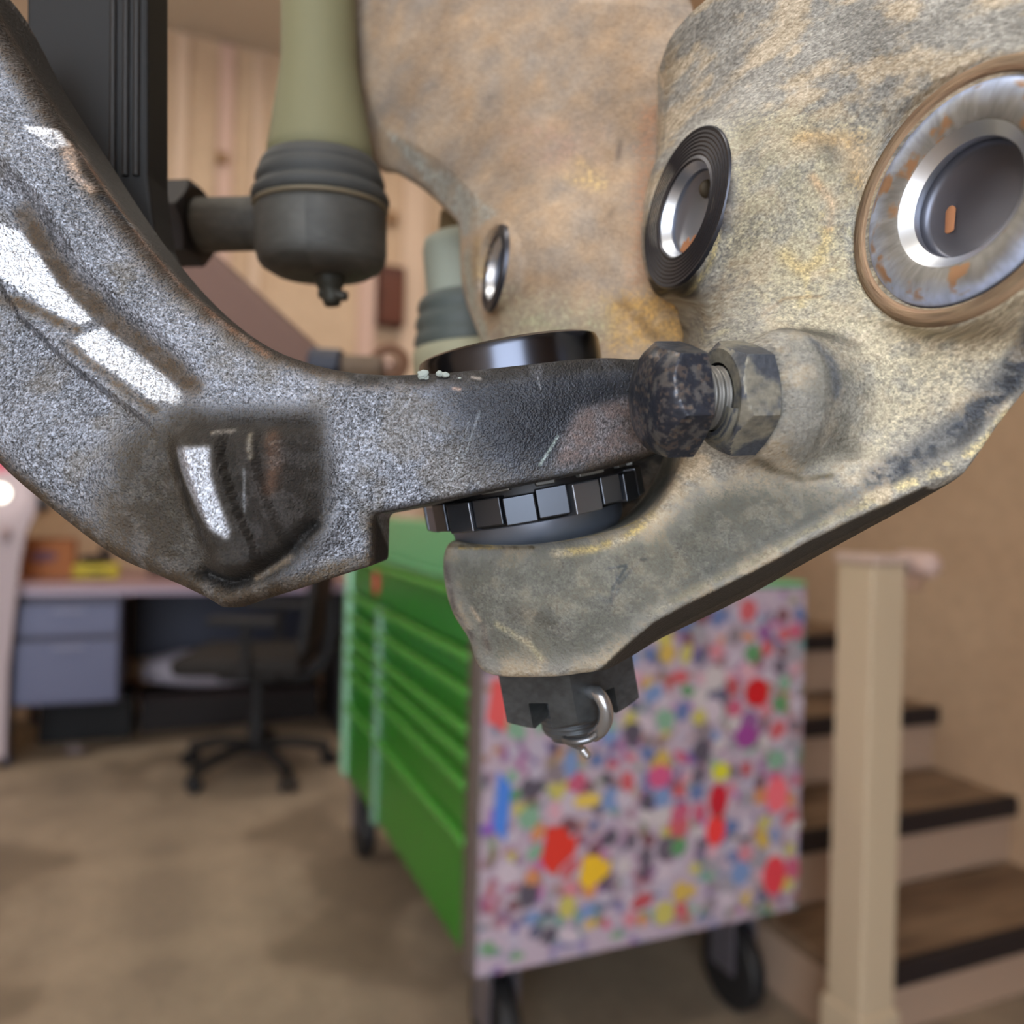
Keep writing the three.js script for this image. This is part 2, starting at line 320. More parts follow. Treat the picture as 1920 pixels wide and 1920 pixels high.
{
  const geo = surfaceNets([-172, -32, 186], [52, 152, 288], 0.8,
    (x, y) => { const f = kFront(x, y) + kRelief(x, y); return [polyDist(kOut, x, y), f, f + 34, lerp(6.5, 2, sstep(-64, -46, x) * (1 - sstep(14, 28, y)))]; },
    (c, x, y, D) => {
      let d = smax(smax(c[0], (c[1] - D) * 0.95, c[3]), D - c[2], 6);
      if (c[0] < 12 && x > -40) {
        const [r, t] = axisCoords(x, y, D, BJ, BU);
        d = smin(d, smax(smax(r - 35, Math.abs(t - 22) - 13, 3), c[0], 3), 5);
        d = smax(d, 29.2 - Math.max(r, -t * 0 + 0) - (t < 8 ? 0 : 200), 1);   // bore that the joint is pressed into, open below
      }
      return d;
    });
  const X0 = -172, X1 = 52, Y0 = -36, Y1 = 152;
  planarUV(geo, X0, X1, Y0, Y1, (x, y) => kFront(x, y) + kRelief(x, y), 0.5, 0.5);
  const at = (px, py) => { let D = KD; for (let i = 0; i < 4; i++) { const p = P(px, py, D), x = clamp(p.x, -150, 40), y = clamp(p.y, -26, 130); D = kFront(x, y) + 0.6 * kRelief(x, y); } const p = P(px, py, D); return [p.x, p.y]; };
    const kRim = kOut.slice(30 * 5).concat(kOut.slice(0, 21 * 5));
  const brown = '74,58,40', grime = '44,38,28', rust = '150,108,80', silver = '214,219,228';
  const marks = [
    // rusty, oily outer edges
    { raw: kOut, outside: 1, b: 6, c: '22,18,16', a: 1, r: 0.75, m: 0, p: 0 },
    { raw: kRim, open: 1, w: 64, b: 14, c: '62,50,37', a: 0.85, r: 0.75, m: 0.1, p: 0.4 },
    { raw: kRim, open: 1, w: 34, b: 8, c: '44,35,27', a: 0.95, r: 0.7, m: 0.1, p: 0.15 },
    { raw: kRim, open: 1, w: 12, b: 4, c: '34,28,22', a: 0.9, r: 0.7, m: 0.1, p: 0.1 },
    { line: [[140, 270], [200, 355], [262, 445], [330, 525], [410, 600], [500, 665]], w: 14, b: 4, c: rust, a: 0.55, r: 0.8, m: 0 },
    { line: [[118, 262], [140, 330], [165, 352]], w: 20, b: 4, c: '196,170,150', a: 0.8, r: 0.8, m: 0 },
    { line: [[185, 365], [235, 410]], w: 16, b: 3, c: '40,42,48', a: 0.9, r: 0.5, m: 0.3 },
    { poly: [[45, 238], [105, 238], [122, 268], [95, 280], [70, 258]], b: 3, c: '228,230,235', a: 0.95, r: 0.45, m: 0.4 },
    { line: [[10, 900], [100, 962], [200, 1030], [320, 1090], [430, 1118], [520, 1105], [640, 1064], [695, 1045]], w: 26, b: 9, c: '70,56,38', a: 0.85, r: 0.7, m: 0.1 },
    // brown dust in the valley along the crease
    { line: [[30, 410], [75, 490], [120, 545], [195, 615], [280, 680], [350, 738]].map(([x, y]) => [x + 12, y - 12]), w: 44, b: 10, c: '66,53,38', a: 0.95, r: 0.85, m: 0, p: 0.25 },
    { line: [[-60, 555], [30, 565], [100, 600], [140, 618]], w: 20, b: 6, c: brown, a: 0.9, r: 0.75, m: 0.1 },
    { line: [[120, 640], [180, 690], [250, 745], [290, 770]], w: 14, b: 6, c: brown, a: 0.8, r: 0.75, m: 0.1 },
    // worn metal on the shelf, its bright reflection painted in
    { poly: [[-120, 380], [-40, 410], [30, 428], [68, 476], [104, 532], [168, 596], [150, 606], [110, 590], [50, 552], [0, 520], [-120, 500]], b: 4, c: silver, a: 0.97, r: 0.45, m: 0.85, p: 0.05 },
    { poly: [[134, 634], [188, 612], [262, 668], [338, 734], [336, 758], [288, 752], [222, 704], [162, 664]], b: 4, c: silver, a: 0.92, r: 0.45, m: 0.85, p: 0.1 },
    { poly: [[150, 960], [330, 880], [420, 1090], [540, 1100], [433, 1140], [280, 1070]], b: 36, c: '58,46,31', a: 0.9, r: 0.8, m: 0, p: 0.35 },
    // grease around the boss
    { poly: [[330, 775], [600, 770], [612, 900], [600, 1010], [520, 1090], [420, 1100], [330, 1040], [300, 900]], b: 20, c: '32,27,21', a: 0.97, p: 0.1, r: 0.9, m: 0 },
    { poly: [[210, 830], [360, 760], [420, 1080], [320, 1060], [230, 980]], b: 36, c: '46,38,27', a: 0.92, p: 0.25, r: 0.7, m: 0.1 },
    { poly: [[440, 850], [590, 800], [598, 980], [470, 1070]], b: 14, c: '28,23,17', a: 0.92, p: 0.2, r: 0.9, m: 0 },
    { line: [[512, 815], [518, 870], [510, 920]], w: 26, b: 9, c: '86,58,38', a: 0.7, r: 0.8, m: 0 },
    { raw: pinch, open: 1, w: 24, b: 5, p: 0, c: '14,12,10', a: 0.95, r: 0.7, m: 0 },
    { line: [[335, 870], [352, 930], [385, 1010]], w: 16, b: 6, c: '24,22,20', a: 0.9, r: 0.6, m: 0.1 },
    { poly: [[338, 842], [404, 838], [406, 890], [424, 950], [442, 996], [436, 1012], [400, 990], [372, 940], [350, 890]], b: 4, c: '176,180,188', a: 0.93, r: 0.42, m: 0.8, p: 0.25 },  // highlight of the lip facing the light, painted in
    { line: [[405, 812], [440, 808]], w: 10, b: 3, c: '150,138,120', a: 0.8 },
    { line: [[472, 815], [475, 860]], w: 10, b: 3, c: '140,132,115', a: 0.7 },
    { line: [[463, 880], [464, 960]], w: 5, b: 2, c: '120,122,126', a: 0.8, r: 0.4, m: 0.5 },
    { line: [[480, 1085], [520, 1062], [545, 1045]], w: 14, b: 4, c: '120,104,84', a: 0.8, r: 0.7, m: 0 },
    // black paint and painted-in shade on the block round the joint, with bare and scraped places
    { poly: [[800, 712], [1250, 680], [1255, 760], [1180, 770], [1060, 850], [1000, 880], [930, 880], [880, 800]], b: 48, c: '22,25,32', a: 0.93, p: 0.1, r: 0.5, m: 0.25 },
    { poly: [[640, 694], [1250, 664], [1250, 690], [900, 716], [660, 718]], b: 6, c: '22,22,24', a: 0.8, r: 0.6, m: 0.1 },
    { poly: [[1085, 768], [1180, 745], [1230, 840], [1040, 876], [1050, 830]], b: 9, c: '110,96,92', a: 0.85, r: 0.65, m: 0.2 },
    { line: [[1046, 818], [1030, 845], [1012, 872]], w: 7, b: 1.5, c: '140,152,148', a: 0.9, r: 0.5, m: 0.2 },
    { line: [[900, 770], [880, 830], [850, 900]], w: 4, b: 2, c: '130,136,140', a: 0.6, r: 0.5, m: 0.3 },
    { line: [[880, 790], [845, 900]], w: 3, b: 1.5, c: '140,146,150', a: 0.5, r: 0.5, m: 0.3 },
    { line: [[1008, 708], [1014, 730]], w: 4, b: 1, c: '150,152,155', a: 0.6 },
    { line: [[885, 706], [900, 709]], w: 8, b: 2, c: '170,160,150', a: 0.8 },
    { line: [[850, 728], [862, 730]], w: 7, b: 2, c: '196,164,146', a: 0.8 },
    { line: [[700, 975], [697, 1050]], w: 22, b: 8, c: '84,72,56', a: 0.7 },
  ];
  const base = (x, y) => {
    const sp = 0.5 * n1(x * 1.9 + 3, y * 1.9) + 0.5 * n2(x * 3.6, y * 3.6 + 7), big = fbm(n3, x * 0.07, y * 0.07, 3), v = 112 + 150 * (sp - 0.5) + 44 * (big - 0.5);
    const br = sstep(0.5, 0.72, fbm(n1, x * 0.11 + 70, y * 0.11 + 20, 4)) * 0.28;
    return [lerp(v, 92, br), lerp(v * 1.03, 80, br), lerp(v * 1.1, 62, br), 0.42 + 0.16 * sp, 0.56 * (1 - br), 0.2 * n1(x * 1.3 + 9, y * 1.3) + 0.45 * n2(x * 2.6, y * 2.6) + 0.35 * n3(x * 4.2, y * 4.2), sp, fbm(n2, x * 0.3 + 50, y * 0.3, 4)];
  };
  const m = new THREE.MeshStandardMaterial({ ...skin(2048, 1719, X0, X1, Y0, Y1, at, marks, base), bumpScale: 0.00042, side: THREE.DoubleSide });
  const k = fgThing('steering_knuckle', 'black cast steering knuckle arm with worn patches and painted highlights, sweeping in from the left', 'steering knuckle', P(600, 850, 210));
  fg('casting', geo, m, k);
  // crusts of old paint at the upper edge
  const chip = std(col(150, 158, 152), 0.75);
  for (const [px, py, r, e] of [[793, 703, 1.7, 0.8], [800, 716, 0.8, 2.4], [824, 701, 1.1, 0.8], [836, 703, 1.1, 0.7], [862, 711, 0.7, 0.8]]) {
    const s = new THREE.IcosahedronGeometry(r, 2), p = s.attributes.position; for (let i = 0; i < p.count; i++) { const f = 0.75 + 0.5 * n1(p.getX(i) * 1.3 + px, p.getY(i) * 1.3 + p.getZ(i)); p.setXYZ(i, p.getX(i) * f, p.getY(i) * f * e, p.getZ(i) * f * 0.55); }
    s.computeVertexNormals(); const q = P(px, py, 207.2); fg('paint_crust', s.translate(q.x, q.y, q.z), chip, k);
  }
}
// ---- axle yoke: front arm with the lower joint boss, side flange, machined bores and the big tube end
const NH = new THREE.Vector3(-0.94, 0.1, 0.33).normalize(), NS = new THREE.Vector3(-0.955, 0.1, 0.28).normalize(), NT = new THREE.Vector3(-0.9, 0.1, 0.42).normalize();
const H1 = P(1282, 392, 238), H2 = P(925, 503, 305), TE = P(1800, 366, 176);
const SA = new THREE.Vector3(0.97, 0.05, -0.24).normalize(), SB = P(1255, 748, 191);      // stop bolt axis (into the casting) and centre of its head
const yOut = outline([
  [1244, -120, 264], [1240, 240, 262], [1226, 310, 262], [1212, 380, 262], [1210, 470, 262], [1232, 534, 260], [1262, 550, 256], [1290, 574, 250], [1306, 610, 246], [1302, 650, 244], [1292, 700, 242], [1290, 770, 236], [1286, 840, 228],
  [1262, 900, 224], [1225, 950, 222], [1180, 982, 222], [1100, 1006, 222], [1000, 1020, 224], [900, 1020, 230], [846, 1016, 234], [829, 1045, 236], [834, 1100, 236], [850, 1150, 234], [880, 1195, 232], [894, 1236, 232], [920, 1259, 230], [1000, 1264, 224],
  [1100, 1256, 218], [1180, 1240, 215], [1240, 1216, 213], [1300, 1188, 211], [1400, 1132, 208], [1500, 1076, 204], [1620, 1002, 200], [1740, 922, 196], [1826, 866, 186], [1874, 800, 184], [1922, 741, 181], [2060, 560, 174], [2140, 200, 168], [2140, -160, 176], [1600, -240, 205], [1300, -220, 240]]);
const yFront = surfaceThrough([
  [835, 1100, 232], [880, 1090, 222], [950, 1110, 213], [1040, 1120, 208], [1130, 1100, 206], [1000, 1030, 214], [1000, 1240, 214], [1240, 1080, 203], [1240, 1190, 204], [1400, 1010, 199], [1550, 940, 195], [1700, 850, 189], [1850, 800, 183], [1930, 700, 178], [1300, 930, 213], [1250, 980, 214],
  [1340, 700, 222], [1300, 620, 234], [1235, 540, 254], [1240, 250, 258], [1240, 60, 258], [1212, 400, 260], [1350, 390, 219], [1350, 240, 226], [1450, 520, 211], [1500, 360, 205], [1600, 470, 200], [1640, 400, 198], [1790, 380, 177], [1950, 380, 160],
  [1780, 620, 184], [1910, 570, 173], [1600, 680, 197], [1440, 850, 206], [2080, 200, 152], [1600, 0, 202], [1300, 0, 236], [2000, 600, 172], [1400, 640, 213], [1240, -150, 262], [1600, -200, 206], [2080, -150, 160]]);
const ridge = [[1128, 1245, 214], [1150, 1222, 212], [1180, 1196, 210], [1225, 1160, 207], [1290, 1124, 204], [1400, 1070, 200], [1500, 1014, 196], [1600, 968, 192], [1740, 906, 188], [1806, 880, 186], [1876, 800, 184], [1960, 690, 180]].map(([a, b, D]) => { const p = P(a, b, D); return [p.x, p.y]; });
const gold = '196,170,112', ochre = '186,140,84', teal = '66,72,78', dust = '176,166,134';
const yoke = fgThing('axle_yoke', 'dusty grey-brown cast axle yoke with machined holes, curving down from the right to the joint', 'axle yoke', P(1400, 800, 205));
{
  const geo = surfaceNets([-26, -54, 136], [146, 150, 300], 0.8,
    (x, y) => {
      const [rd] = lineDist(ridge, x, y);
      const f = yFront(x, y) + 0.5 * (n1(x * 0.14, y * 0.14) - 0.5) + 0.22 * (n2(x * 0.5, y * 0.5) - 0.5) + 2.2 * Math.exp(-(((rd + 5) / 3.5) ** 2)) * 0.35;
      return [polyDist(yOut, x, y), f, rd];
    },
    (c, x, y, D) => {
      let d = smax(c[0], (c[1] - D) * 0.62, 4.2);
      d = smax(d, (c[1] + c[2] * 2.2 - D) * 0.45, 1.0);                 // the underside that falls away below the ridge
      d = smax(d, D - c[1] - (c[1] > 235 ? 30 : 46), 6);
      {   // domed boss behind the stop bolt
        const [r, t] = axisCoords(x, y, D, SB, SA);
        if (t > -10 && t < 64 && r < 40) d = smin(d, smax(r - (14.4 + 0.3 * Math.max(0, t - 23) - 0.75 * Math.max(0, t - 31)), 22.6 - t, 5), 11);
      }
      {   // spot-faced seats and bores
        for (const [C, N, R1, R0] of [[H1, NH, 23.2, 15], [TE, NT, 29, 15.5]]) {
          const [r, t] = axisCoords(x, y, D, C, N);
          if (Math.abs(t) > 60 || r > 48) continue;
          d = smin(d, smax(r - R1 - 0.6 + 0.04 * t, Math.max(t + 0.4, -t - 22), 1.2), 3);
          d = smax(d, -Math.max(r - R1, 0.1 - t, t - 46), 0.8);
          d = Math.max(d, -Math.max(r - R0, t - 5, -t - 15));
        }
      }
      return d;
    });
  const X0 = -28, X1 = 154, Y0 = -56, Y1 = 152;
  planarUV(geo, X0, X1, Y0, Y1, yFront, 0.35, -0.55);
  const at = (px, py) => { let D = 205; for (let i = 0; i < 4; i++) { const p = P(px, py, D); D = yFront(clamp(p.x, -20, 130), clamp(p.y, -44, 140)); } const p = P(px, py, D); return [p.x, p.y]; };
  const marks = [
    { raw: yOut, outside: 1, b: 4, c: '60,55,46', a: 1, p: 0 },
    // yellow dust on the upper face
    { poly: [[1340, 240], [1640, 240], [1620, 500], [1700, 620], [1540, 640], [1420, 580], [1360, 420]], b: 34, c: '168,160,136', a: 0.85, r: 0.85, m: 0 },
    { poly: [[1450, 560], [1900, 600], [1830, 780], [1600, 900], [1480, 860], [1450, 700]], b: 40, c: '184,175,150', a: 0.85, r: 0.85, m: 0 },
    { line: [[1500, 260], [1600, 270], [1610, 340]], w: 34, b: 14, c: '178,140,92', a: 0.7, r: 0.9, m: 0 },
    { line: [[1550, 400], [1548, 450], [1536, 490], [1505, 510], [1470, 475]], w: 20, b: 10, c: gold, p: 0.9, a: 0.7, r: 0.9, m: 0 },
    { line: [[1520, 330], [1560, 380], [1556, 430]], w: 12, b: 6, c: '190,150,110', a: 0.7, r: 0.9, m: 0 },
    { line: [[1565, 505], [1510, 520], [1516, 560]], w: 9, b: 4, c: '206,186,134', p: 0.8, a: 0.6, r: 0.9, m: 0 },
    { line: [[1590, 430], [1598, 438]], w: 9, b: 3, c: '226,214,160', a: 0.9, r: 0.9, m: 0 },
    { line: [[1500, 560], [1505, 590]], w: 12, b: 4, c: '206,188,136', p: 0.8, a: 0.6, r: 0.9, m: 0 },
    { line: [[1320, 640], [1360, 620]], w: 14, b: 6, c: '204,186,124', a: 0.8, r: 0.9, m: 0 },
    { line: [[1430, 590], [1470, 560], [1540, 556]], w: 5, b: 3, c: '120,92,62', a: 0.6, r: 0.9, m: 0 },
    { poly: [[1330, 330], [1372, 340], [1372, 430], [1345, 440]], b: 9, c: '48,48,54', a: 0.8, r: 0.6, m: 0.2 },
    { line: [[1350, 430], [1330, 500], [1300, 540]], w: 16, b: 5, c: '178,160,112', a: 0.7, r: 0.9, m: 0 },
    { poly: [[1290, 560], [1380, 540], [1440, 640], [1330, 690], [1300, 640]], b: 16, c: '150,146,132', a: 0.7, r: 0.85, m: 0 },
    { line: [[1400, 250], [1380, 300], [1480, 340]], w: 40, b: 20, c: '120,116,104', a: 0.6, r: 0.85, m: 0 },
    { line: [[1540, 275], [1570, 300]], w: 26, b: 10, c: '92,92,88', a: 0.6, r: 0.85, m: 0 },
    // dark polished edge on the outer bend
    { line: [[1930, 640], [1880, 730], [1800, 800], [1720, 855], [1650, 895]], w: 54, b: 10, c: '34,38,46', a: 0.95, r: 0.5, m: 0.2, p: 0.6 },
    { line: [[1650, 900], [1560, 950], [1450, 1005], [1340, 1065], [1260, 1110]], w: 15, b: 7, c: teal, a: 0.75, r: 0.6, m: 0.15 },
    { line: [[1900, 760], [1860, 820], [1790, 872], [1730, 896], [1620, 944]], w: 20, b: 6, c: '200,184,140', a: 0.85, r: 0.9, m: 0, p: 0.85 },
    { line: [[1620, 948], [1500, 1004], [1400, 1060], [1290, 1112], [1220, 1152]], w: 12, b: 4, c: '168,158,126', a: 0.8, r: 0.85, m: 0 },
    { line: [[1840, 790], [1800, 830], [1760, 850]], w: 24, b: 8, c: '56,56,56', a: 0.7, r: 0.6, m: 0.1 },
    { line: [[1900, 620], [1930, 600]], w: 40, b: 10, c: '44,46,48', a: 0.8, r: 0.6, m: 0.1 },
    // the stop-bolt boss, shading painted along its upper edge and foot
    { poly: [[1430, 640], [1560, 630], [1620, 740], [1590, 870], [1440, 880]], b: 34, c: '92,92,88', a: 0.75, r: 0.7, m: 0.05, p: 0.3 },
    { line: [[1440, 640], [1500, 630], [1560, 640], [1590, 650]], w: 26, b: 9, c: '58,56,50', a: 0.85, p: 0.3, r: 0.7, m: 0.05 },
    { line: [[1475, 660], [1510, 700], [1520, 760]], w: 22, b: 10, c: '76,84,98', a: 0.8, r: 0.55, m: 0.15 },
    { line: [[1500, 800], [1530, 830], [1600, 850]], w: 30, b: 14, c: '84,82,74', a: 0.75, r: 0.8, m: 0 },
    { line: [[1400, 866], [1440, 884], [1500, 900], [1560, 892]], w: 9, b: 5, c: '70,60,42', a: 0.8, p: 0.2, r: 0.9, m: 0 },
    // lower arm: grey sand-cast face, brass-coloured dust along the upper lip
    { poly: [[830, 1040], [1000, 1030], [1240, 1000], [1300, 930], [1440, 900], [1620, 930], [1240, 1150], [1120, 1240], [900, 1240]], b: 26, c: '86,86,78', a: 0.9, p: 0.2, r: 0.8, m: 0.05 },
    { line: [[1040, 1038], [1110, 1030], [1180, 1006], [1225, 966]], w: 15, b: 6, c: '186,164,108', a: 0.85, r: 0.85, m: 0.1, p: 0.9 },
    { line: [[840, 1024], [900, 1026], [1000, 1026]], w: 8, b: 3, c: '60,46,22', a: 0.9, r: 0.8, m: 0 },
    { line: [[858, 1028], [940, 1028]], w: 4, b: 2, c: '190,160,96', a: 0.8, r: 0.8, m: 0 },
    { line: [[1222, 960], [1262, 900], [1280, 850]], w: 12, b: 6, c: '150,134,92', a: 0.6, r: 0.85, m: 0 },
    { line: [[835, 1060], [850, 1140], [885, 1195]], w: 16, b: 6, c: '66,60,60', a: 0.7, r: 0.75, m: 0 },
    { line: [[884, 1140], [900, 1165]], w: 8, b: 3, c: '186,160,130', a: 0.6 },
    { line: [[930, 1170], [990, 1205], [1015, 1235]], w: 12, b: 5, c: '170,162,130', a: 0.75 },
    { line: [[960, 1150], [1010, 1155], [1060, 1190]], w: 22, b: 10, c: '62,58,50', a: 0.6 },
    { line: [[905, 1175], [915, 1220]], w: 16, b: 6, c: '78,68,60', a: 0.7 },
    { line: [[1140, 1066], [1176, 1060], [1150, 1100], [1146, 1130], [1160, 1105]], w: 5, b: 2, c: '38,44,50', a: 0.8 },
    { line: [[1155, 1075], [1160, 1095], [1200, 1050], [1212, 1048]], w: 5, b: 2.5, c: '44,50,56', a: 0.7 },
    { line: [[1125, 1120], [1140, 1128], [1156, 1122]], w: 9, b: 4, c: '52,56,58', a: 0.6 },
    // underside, its shade painted in dark
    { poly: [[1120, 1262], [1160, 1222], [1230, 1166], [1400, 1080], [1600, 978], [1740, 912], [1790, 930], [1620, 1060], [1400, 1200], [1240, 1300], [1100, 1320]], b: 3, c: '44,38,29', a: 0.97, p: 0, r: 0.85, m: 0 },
  ];
  const base = (x, y) => {
    const sp = 0.5 * n1(x * 1.7 + 3, y * 1.7) + 0.5 * n2(x * 3.4, y * 3.4 + 7), big = fbm(n3, x * 0.09 + 4, y * 0.09, 4), g = sstep(0.42, 0.66, fbm(n1, x * 0.16 + 31, y * 0.16 + 8, 5)), v = 142 + 84 * (sp - 0.5) + 70 * (big - 0.5);
    return [lerp(v * 1.02, v + 38, g), lerp(v, v + 24, g), lerp(v * 0.95, v + 2, g), 0.66 + 0.15 * sp, 0.05, 0.45 * n1(x * 1.3 + 9, y * 1.3) + 0.35 * n2(x * 2.4, y * 2.4) + 0.2 * n3(x * 4.6, y * 4.6), sp, fbm(n2, x * 0.28 + 50, y * 0.28, 4)];
  };
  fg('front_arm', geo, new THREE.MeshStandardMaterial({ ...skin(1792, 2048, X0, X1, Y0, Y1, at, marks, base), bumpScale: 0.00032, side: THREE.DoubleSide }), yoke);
}
{
  const fOut = outline([
    [600, 60, 348, 1], [684, 262, 345], [742, 304, 343], [800, 350, 341], [846, 400, 339], [860, 424, 338], [861, 470, 337], [864, 520, 335], [873, 562, 332], [890, 606, 326], [904, 645, 322], [920, 720, 315, 1], [1130, 740, 280, 1], [1140, 1010, 276, 1], [1320, 1010, 270, 1], [1330, 600, 262], [1330, 100, 262], [1310, -60, 262, 1], [640, -60, 348, 1]]);  // lower right corner: web added to make the gap look dark
  const fFront = surfaceThrough([[860, 470, 334], [925, 503, 304], [1000, 500, 288], [1100, 500, 276], [1240, 450, 266], [1310, 600, 262], [760, 260, 338], [900, 260, 312], [1100, 250, 286], [1240, 150, 270], [680, 120, 348], [840, 390, 334], [905, 640, 318], [1000, 660, 294], [1150, 660, 274], [1200, 900, 270], [1300, 900, 268], [1180, 1000, 272], [880, 560, 328], [960, 430, 295], [650, -40, 352], [1300, -40, 268]]);
  const geo = surfaceNets([-88, -14, 250], [66, 240, 372], 1.0,
    (x, y) => { const p = polyDist(fOut, x, y); const f = fFront(x, y) + 1.1 * (n1(x * 0.09, y * 0.09) - 0.5); return [p, f + 0.75 * Math.max(0, 9 + p), f]; },
    (c, x, y, D) => {
      let d = smax(smax(c[0], (c[1] - D) * 0.7, 1.6), D - c[2] - 13, 3);
      const [r, t] = axisCoords(x, y, D, H2, NS);
      if (Math.abs(t) < 40 && r < 30) {
        d = smin(d, smax(r - 16.4, Math.max(t + 0.3, -t - 12), 1), 2);
        d = smax(d, -Math.max(r - 16.2, 0.1 - t, t - 30), 0.6);
        d = Math.max(d, -Math.max(r - 11.6, t - 3, -t - 12));
      }
      const [r1, t1] = axisCoords(x, y, D, H1, NH);
      return Math.max(d, -Math.max(r1 - 23.5, -t1 - 22, t1 - 40));
    });
  const X0 = -92, X1 = 70, Y0 = -16, Y1 = 244;
  planarUV(geo, X0, X1, Y0, Y1, fFront);
  const at = (px, py) => { let D = 300; for (let i = 0; i < 4; i++) { const p = P(px, py, D); D = fFront(clamp(p.x, -80, 60), clamp(p.y, -10, 190)); } const p = P(px, py, D); return [p.x, p.y]; };
  const edge = fOut.map(([x, y]) => kpx(x, y, 330));
  const marks = [
    { poly: [[684, 200], [846, 400], [862, 440], [905, 420], [935, 400], [850, 330], [720, 240]], b: 5, c: '150,148,138', a: 0.85, r: 0.85, m: 0 },
    { line: [[872, 470], [880, 560], [905, 640]], w: 28, b: 5, c: '146,144,128', a: 0.8, r: 0.85, m: 0 },
    { line: [[893, 450], [893, 520]], w: 16, b: 6, c: '150,126,84', a: 0.7, r: 0.9, m: 0 },
    { poly: [[930, 240], [1130, 240], [1090, 330], [1000, 300]], b: 26, c: '142,116,100', a: 0.75, r: 0.85, m: 0 },
    { poly: [[1200, 200], [1248, 200], [1230, 330], [1200, 560], [1180, 560]], b: 12, c: '134,98,74', a: 0.75, r: 0.85, m: 0 },
    { line: [[1262, 200], [1258, 290], [1236, 330]], w: 22, b: 5, c: '196,138,66', a: 0.9, r: 0.8, m: 0 },
    { poly: [[1130, 560], [1290, 540], [1320, 650], [1150, 660]], b: 14, c: '170,132,76', a: 0.85, r: 0.8, m: 0 },
    { poly: [[940, 560], [1150, 590], [1130, 640], [930, 650]], b: 22, c: '150,146,118', a: 0.8, r: 0.85, m: 0 },
    { line: [[1060, 330], [1130, 350], [1080, 300]], w: 18, b: 9, c: '182,154,104', a: 0.6, r: 0.9, m: 0 },
    { line: [[1160, 560], [1240, 640]], w: 14, b: 6, c: '104,80,50', a: 0.7, r: 0.9, m: 0 },
    { line: [[1163, 265], [1158, 300]], w: 9, b: 3, c: '96,82,72', a: 0.8 },
    { line: [[1150, 390], [1144, 405]], w: 9, b: 3, c: '110,92,74', a: 0.7 },
    { poly: [[1130, 720], [1330, 680], [1330, 1010], [1130, 1010]], b: 8, c: '30,28,26', a: 0.95, r: 0.8, m: 0 },  // shade of the gap behind the joint, painted black
  ];
  const base = (x, y) => {
    const sp = 0.5 * n1(x * 1.1 + 3, y * 1.1) + 0.5 * n2(x * 2.2, y * 2.2 + 7), big = fbm(n3, x * 0.07 + 40, y * 0.07, 4), g = fbm(n1, x * 0.12 + 11, y * 0.12 + 80, 5), v = 148 + 30 * (sp - 0.5) + 60 * (big - 0.5);
    return [v + 26 * (g - 0.3), v * 0.9 + 6 * (g - 0.5), v * 0.76 - 16 * (g - 0.5), 0.82, 0, 0.5 * n1(x + 9, y) + 0.5 * n2(x * 2, y * 2), sp, fbm(n2, x * 0.2 + 50, y * 0.2, 4)];
  };
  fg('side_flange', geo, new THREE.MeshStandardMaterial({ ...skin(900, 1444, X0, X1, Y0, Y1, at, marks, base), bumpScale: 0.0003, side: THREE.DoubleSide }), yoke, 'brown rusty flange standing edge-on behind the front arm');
}
// machined seats: concentric tool marks come from the turned profile
function turned(pts, c, n, mat, name, parent, label, wob = 0) {
  return fg(name, lathe(pts, c, n, 96), mat, parent, label);
}
const [steelC, steelB] = grainTex(256, (u, v) => { const a = fbm(n1, u * 8, v * 60, 3), s = fbm(n2, u * 6, v * 6, 4), q = sstep(0.6, 0.75, s) * 0.6; return [lerp(150 + 60 * (a - 0.5), 150, q), lerp(154 + 60 * (a - 0.5), 104, q), lerp(164 + 60 * (a - 0.5), 66, q), a]; });
const ringBlack = std(col(60, 61, 68), 0.36, 0.75), bright = std(col(215, 219, 226), 0.36, 1), darkSteel = std(col(120, 124, 136), 0.42, 0.75), rustM = std(col(168, 114, 78), 0.9);
function groovedRing(r0, r1, step, t0 = 0.25) { const p = [[r1 + 0.6, -1.4], [r1 + 0.25, -0.1], [r1, t0]]; for (let r = r1 - 0.4; r > r0 + 0.4; r -= step) { p.push([r, t0], [r - step * 0.45, t0 - 0.22]); } p.push([r0, t0], [r0 - 0.5, t0 - 0.6]); return p; }
